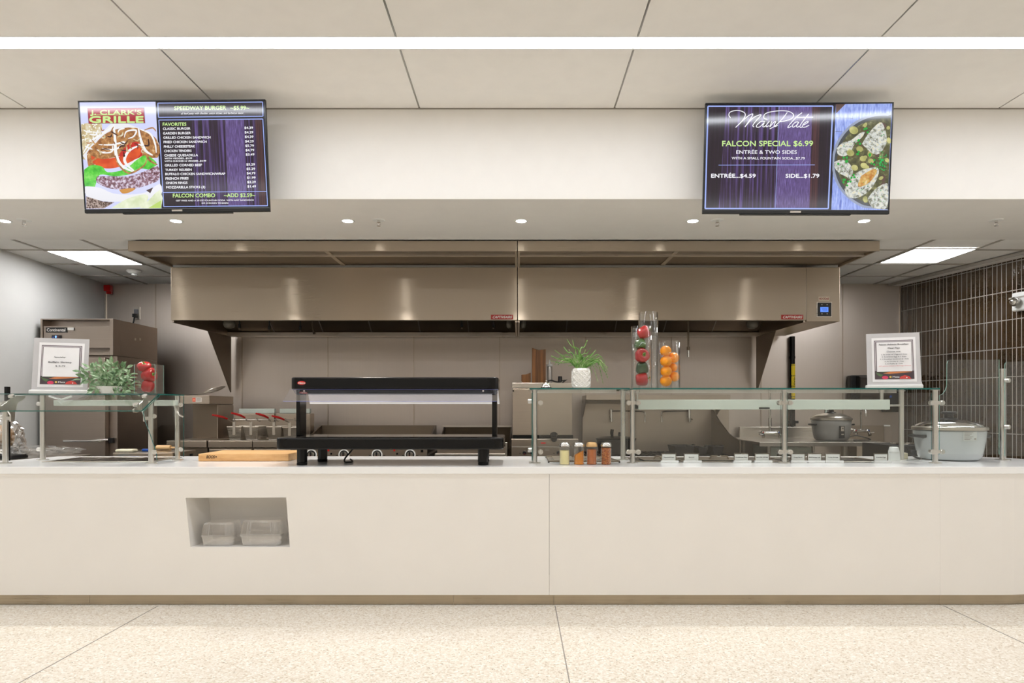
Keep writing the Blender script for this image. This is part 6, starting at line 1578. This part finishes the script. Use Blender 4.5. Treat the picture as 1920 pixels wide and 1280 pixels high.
# burger photograph, drawn from the top down
cv.poly([(152,300),(230,285),(330,300),(300,420),(230,520),(165,590)], k_bun, 3); dotc(cv, ra, 40, 160, 320, 295, 450, 7, k_seed)
cv.poly([(165,560),(400,300),(560,300),(790,420),(800,560),(640,640),(260,640)], k_bunw, 3)
cv.poly([(200,560),(300,430),(420,350),(620,330),(790,420),(800,580),(560,560),(330,600),(220,660)], k_onb, 3)
cv.poly([(560,460),(640,450),(670,560),(560,600),(470,560)], k_tomd, 3)
cv.poly([(235,560),(330,590),(520,560),(640,490),(650,560),(560,620),(440,665),(330,665),(250,620)], k_tom, 3)
cv.poly([(175,680),(240,640),(330,655),(370,700),(480,690),(560,650),(620,600),(700,560),(790,620),(750,680),(640,670),(560,720),(430,735),(330,720),(290,740),(260,800),(180,825)], k_let, 3)
cv.poly([(182,740),(280,780),(265,825),(190,830)], k_let)
cv.poly([(285,735),(420,735),(560,735),(700,690),(800,650),(812,760),(700,815),(560,845),(400,840),(300,800),(275,770)], k_pat, 4)
cv.poly([(185,820),(300,830),(420,880),(560,890),(700,870),(818,800),(826,900),(700,930),(500,950),(330,945),(190,900)], k_bunw, 3)
cv.poly([(470,850),(540,838),(610,840),(560,872),(500,882)], k_amb, 3); cv.poly([(700,855),(760,830),(735,880)], k_dark)
cv.poly([(190,905),(330,948),(430,955),(340,1008),(190,1010)], k_bas, 0)
cv.poly([(400,1006),(520,935),(620,900),(700,890),(715,930),(640,1000)], k_fry, 3); cv.poly([(640,1006),(730,930),(820,850),(826,1004)], k_fry, 2); cv.poly([(720,1004),(826,940),(826,1006)], k_fryg)
for pts, w_, m_ in (([(430,300),(440,420),(450,560),(500,650),(600,700)], 26, k_on), ([(600,690),(540,640),(520,590),(560,520),(640,480)], 24, k_on), ([(640,480),(690,520),(730,600),(800,640)], 20, k_onb),
                    ([(430,320),(360,430),(260,480),(200,550)], 18, k_onb), ([(520,410),(540,360),(620,350),(600,400),(550,420)], 14, k_on), ([(640,330),(660,430),(700,520),(760,560)], 22, k_on), ([(650,340),(740,380),(780,460),(790,540)], 16, k_on),
                    ([(300,470),(420,470),(520,450),(440,510),(320,500)], 16, k_on), ([(210,650),(240,610),(300,560),(350,440)], 13, k_onb), ([(440,560),(470,640),(560,710),(680,650),(710,590)], 15, k_onb), ([(170,540),(240,440),(380,350),(430,310)], 18, k_on), ([(330,540),(410,530),(420,480)], 12, k_on), ([(690,350),(760,330),(790,360)], 12, k_onb)):
    cv.stroke(pts, w_, m_, 6, True)
for _ in range(34):
    x, y = ra.uniform(230, 740), ra.uniform(340, 560); a = ra.uniform(0, 6.28); L_ = ra.uniform(40, 90)
    cv.stroke([(x, y), (x+L_*.5*math.cos(a), y+L_*.5*math.sin(a)+ra.uniform(-15,15)), (min(795, x+L_*math.cos(a+.5)), y+L_*.7*math.sin(a+.5))], ra.uniform(8, 15), ra.choice((k_on, k_onb, k_bun, k_dark)), 4, True)
# logo
cv.poly([(208,165),(692,162),(700,292),(218,296)], k_redl); cv.poly([(213,170),(687,167),(695,288),(223,291)], k_red)
cv.text("J. CLARK'S", 235, 668, 181, 219, k_gr, .045); cv.text('GRILLE', 226, 684, 232, 286, k_gr, .055)
cv.rect(232, 220, 560, 224, k_gr); cv.rect(320, 289, 420, 291, k_gr)
# panels
cv.poly([(812,122),(1700,116),(1702,240),(815,247)], k_dkb); 
cv.poly([(820,262),(1700,258),(1732,990),(852,996)], k_dkb); cv.poly([(1090,262),(1385,260),(1400,992),(1120,994)], k_wood); cv.poly([(1380,262),(1530,262),(1552,992),(1398,994)], k_wood2); cv.poly([(1530,262),(1640,261),(1668,990),(1552,992)], k_wood); cv.poly([(1640,262),(1690,262),(1722,990),(1665,990)], k_brn)
cv.frame([(810,126),(1703,119),(1705,237),(814,244)], 7, k_li); cv.frame([(817,266),(1703,260),(1734,988),(850,994)], 7, k_li); cv.stroke([(848,874),(1726,867)], 5, k_li, 0)
T = cv.text
T('SPEEDWAY BURGER', 950, 1391, 151, 184, k_gr, .03, 0, -3); T('~$5.99~', 1427, 1588, 149, 182, k_gr, .025)
T('all beef patty with cheddar, onion straws, and barbecue sauce', 1005, 1536, 204, 220, k_wh, .01, 5, -3)
T('FAVORITES', 850, 1050, 287, 315, k_gr, .03)
for tx, x0, x1, y, h in (('CLASSIC BURGER',851,1084,339,20), ('GARDEN BURGER',852,1087,377,20), ('GRILLED CHICKEN SANDWICH',854,1255,413,20), ('FRIED CHICKEN SANDWICH',856,1222,450,20), ('PHILLY CHEESESTEAK',858,1123,488,20), ('CHICKEN TENDERS',860,1092,525,20),
    ('CHEESE QUESADILLA',862,1147,562,20), ('WITH VEGGIES...$3.99',863,1097,588,14), ('WITH CHICKEN & VEGGIES...$4.99',863,1216,611,14), ('GRILLED CORNED BEEF',865,1180,645,20), ('TURKEY REUBEN',867,1092,684,20), ('BUFFALO CHICKEN SANDWICH/WRAP',868,1377,719,20),
    ('FRENCH FRIES',870,1065,757,20), ('ONION RINGS',872,1055,794,20), ('MOZZARELLA STICKS (3)',874,1205,831,20)):
    T(tx, x0, x1, y-h/2, y+h/2, k_wh, .035, 0, -2)
for k, (tx, y) in enumerate((('$4.39',333), ('$4.29',371), ('$4.39',408), ('$4.29',446), ('$5.79',483), ('$4.79',520), ('$3.49',556), ('$5.29',640), ('$5.29',677), ('$4.79',714), ('$1.99',751), ('$2.29',788), ('$1.49',825))):
    x = 1547+(y-333)*.041; T(tx, x, x+72, y-10, y+10, k_wh, .035)
T('FALCON COMBO', 932, 1290, 885, 918, k_gr, .03, 0, -2); T('~ADD $2.59~', 1366, 1632, 883, 915, k_gr, .025)
T('GET FRIES AND A 20 OZ FOUNTAIN SODA  WITH ANY SANDWICH', 958, 1618, 939, 951, k_wh, .035, 0, -4); T('OR CHICKEN TENDERS', 1175, 1403, 960, 972, k_wh, .035)
cv.obj('screen_picture', t)

t, cv = screen('wide menu screen at the right showing Main Plate prices beside a chicken dish', 1494.5, 297, 4.28, math.radians(-2.5), math.radians(2.8), math.radians(.9), 1.232, .73, ((130,143),(1757,124),(1738,1062),(120,1066)))
cv.poly([(130,143),(1262,130),(1243,1063),(120,1066)], k_bk)
cv.poly([(145,165),(1235,155),(1215,1045),(132,1050)], k_dkb)
cv.poly([(380,162),(780,158),(770,1046),(310,1050)], k_wood); cv.poly([(770,158),(1060,157),(1055,1046),(755,1048)], k_wood2); cv.poly([(300,162),(390,162),(330,1050),(250,1050)], k_wood)
cv.poly([(1060,157),(1130,156),(1120,1046),(1052,1047)], k_brn); cv.poly([(1130,156),(1228,155),(1210,1046),(1120,1046)], k_dkb); cv.stroke([(768,160),(752,1046)], 3, k_li, 0)
cv.frame([(140,158),(1240,149),(1218,1052),(130,1056)], 12, k_li)
for pts in ([(342,258),(326,232),(340,206),(385,193),(430,196),(466,214),(470,242),(440,290),(388,341)], [(388,341),(440,290),(500,238),(538,222),(520,262),(470,336)], [(470,336),(540,258),(612,228),(570,280),(540,322),(552,336)],
            [(648,290),(612,288),(576,318),(574,336),(602,334),(640,298),(628,328),(640,334),(660,318)], [(686,284),(660,318),(662,334),(684,322)], [(708,286),(690,334),(722,296),(742,288),(728,318),(736,332),(760,318)],
            [(842,206),(800,262),(740,322),(690,352)], [(668,270),(636,256),(646,222),(700,202),(790,192),(860,200),(898,228),(878,262),(820,282),(770,290)],
            [(972,208),(930,240),(878,296),(850,334),(858,340),(880,326)], [(942,290),(916,292),(890,318),(896,336),(924,318),(944,292),(926,326),(934,336),(948,326)], [(1030,218),(992,268),(956,322),(962,338),(978,330)], [(914,250),(1070,247)], [(984,318),(1026,292),(1018,284),(986,306),(978,332),(1002,334),(1036,316)]):
    cv.stroke(pts, 7, k_wh, 8)
T = cv.text
T('FALCON SPECIAL $6.99', 272, 1072, 457, 506, k_gr, .02, 0, -6); T('ENTRÉE & TWO SIDES', 398, 932, 540, 572, k_wh, .015, 0, -3); T('WITH A SMALL FOUNTAIN SODA...$7.79', 358, 1003, 598, 621, k_wh, .02, 0, -2)
cv.stroke([(242,673),(1092,666)], 5, k_li, 0)
T('ENTRÉE...$4.59', 179, 572, 748, 783, k_wh, .035, 0, -2); T('SIDE...$1.79', 838, 1132, 745, 780, k_wh, .035, 0, -2)
# dish photograph
def clipx(x, y): return x > 1268-(y-140)*.022
cv.poly([(1265,132),(1756,124),(1738,1062),(1244,1062)], k_tbl)
cv.poly([(1265,132),(1350,130),(1268,215)], k_mush); cv.stroke([(1268,250),(1420,258)], 3, k_bowl2, 0); cv.stroke([(1266,370),(1330,374)], 3, k_bowl2, 0)
bx, by, R0 = 1690, 640, 450
arc = lambda r, a0=100, a1=262: [(max(1246, bx+r*math.cos(math.radians(a))), min(1060, max(130, by-r*math.sin(math.radians(a))*.96))) for a in range(a0, a1, 3)]
rim = [(1750,200)]+[(x, y) for x, y in arc(450, 84, 250)]+[(1738,1060)]
cv.poly(rim, k_bowl); cv.poly([(1748,222)]+arc(428, 86, 250)+[(1738,1058)], k_bowl2); cv.poly([(1748,255)]+arc(402, 88, 246)+[(1738,1040)], k_sau)
rr = random.Random(8)
inb = lambda x, y: (x-bx)**2+((y-by)/.96)**2 < 395**2 and 1262 < x < 1735 and y < 1045
for _ in range(46):
    x, y = rr.uniform(1270, 1735), rr.uniform(290, 1040)
    if inb(x, y): cv.ell(x, y, rr.uniform(16, 34), rr.uniform(14, 26), rr.choice((k_pot, k_mush, k_potd, k_pot)), rr.uniform(0, 3), 14)
cv.poly([(1500,480),(1560,380),(1650,290),(1690,330),(1715,440),(1690,520),(1640,570),(1590,560),(1540,520)], k_chk, 3)
cv.poly([(1280,520),(1330,470),(1400,450),(1480,385),(1520,375),(1500,420),(1430,490),(1400,560),(1340,590),(1290,570)], k_chk, 3)
cv.poly([(1262,640),(1320,620),(1390,650),(1425,720),(1400,790),(1370,770),(1310,740),(1265,690)], k_chk, 3)
cv.poly([(1355,880),(1400,790),(1480,720),(1580,690),(1640,690),(1650,740),(1610,840),(1540,920),(1450,960),(1380,940)], k_chk, 3); cv.poly([(1500,760),(1600,700),(1635,720),(1590,800),(1520,850),(1470,850)], k_chg, 3)
cv.poly([(1560,960),(1620,880),(1700,830),(1735,850),(1728,1040),(1640,1050),(1590,1030)], k_chk, 3)
for x, y, r in ((1400,560,34),(1510,610,28),(1520,670,30),(1440,690,30),(1580,630,26),(1480,525,30),(1425,360,40)): cv.ell(x, y, r, r*.85, k_pot, .4, 16)
for _ in range(3):
    for cx, cy in ((1350,610),(1380,640),(1470,465),(1560,590),(1290,770),(1350,800),(1420,770),(1530,360),(1600,640),(1300,860),(1600,1030),(1500,1045),(1385,830),(1450,570),(1275,655)):
        x, y = cx+rr.uniform(-22,22), cy+rr.uniform(-22,22)
        if inb(x, y): cv.ell(x, y, 10, 10, k_pea, 0, 10)
for _ in range(70):
    a, d = rr.uniform(0, 6.28), rr.uniform(0, 75); x, y = 1675+d*math.cos(a)*.7, 640+d*math.sin(a)*1.3
    if x < 1725: cv.stroke([(x, y), (x+rr.uniform(-14,14), y+rr.uniform(-20,20))], 5, k_herb, 0)
for cx, cy, w_, h_ in ((1610,440,80,90), (1490,850,100,90), (1660,940,50,80), (1335,690,50,40), (1390,500,60,40)):
    for _ in range(22): 
        x, y = cx+rr.uniform(-w_, w_), cy+rr.uniform(-h_, h_)
        if inb(x, y): cv.ell(x, y, rr.uniform(2, 6), rr.uniform(2, 5), rr.choice((k_bowl2, k_mush, k_pea)), 0, 6)
cv.obj('screen_picture', t)
# brackets holding the screens
for o in [o for o in C.objects if o.name.startswith('menu_screen')]:
    l = Vector(o.location); mb = MB(); mb.box(-.12, .12, .051, .062, -.10, .10); mb.box(-.04, .04, .062, 4.521-l.y, -.05, .05); mb.obj('wall_bracket', m_blackm, o, local=True)

# ================================================================ EMERGENCY LIGHT on the tiled wall
s_ = 1.50; 
def wp(s, off, z): p = A+D*s+NRM*off; return Vector((p.x, p.y, z))
# distance along the wall where it crosses u = 1911
best = min((abs(CU+F*(A+D*(k/500*WL)).x/(A+D*(k/500*WL)).y-1913), k/500*WL) for k in range(500))[1]
c = wp(best, .01, 0); zt_, zb_ = PZ(549, c.y), PZ(584, c.y)
t = thing('emergency_light', 'white emergency light unit with clear lamp heads on the dark tiled wall', 'emergency light', (c.x, c.y, zb_))
def wbox(mb, s0, s1, o0, o1, z0, z1, mi=0):
    pts = [wp(s0, o0, z0), wp(s1, o0, z0), wp(s1, o1, z0), wp(s0, o1, z0)]; mb.prism(pts, (0, 0, z1-z0), mi)
mb = MB(); wbox(mb, best-.03, best+.25, .006, .075, zb_, zt_); mb.obj('housing', m_white, t, bevel=.02, bseg=3)
zc = zb_+(zt_-zb_)*.48
for ds in (0.04, .19):
    mb = MB(); q = wp(best+ds, .07, zc); mb.cyl(q, q+NRM*.05, .035, .045, n=20); mb.sph(q+NRM*.05, .038, n=14); mb.obj('lamp_head', m_chrome, t, True)
mb = MB(); wbox(mb, best-.05, best+.19, .0755, .079, zt_-.06, zt_-.045); mb.obj('vent_line', m_tbar, t)
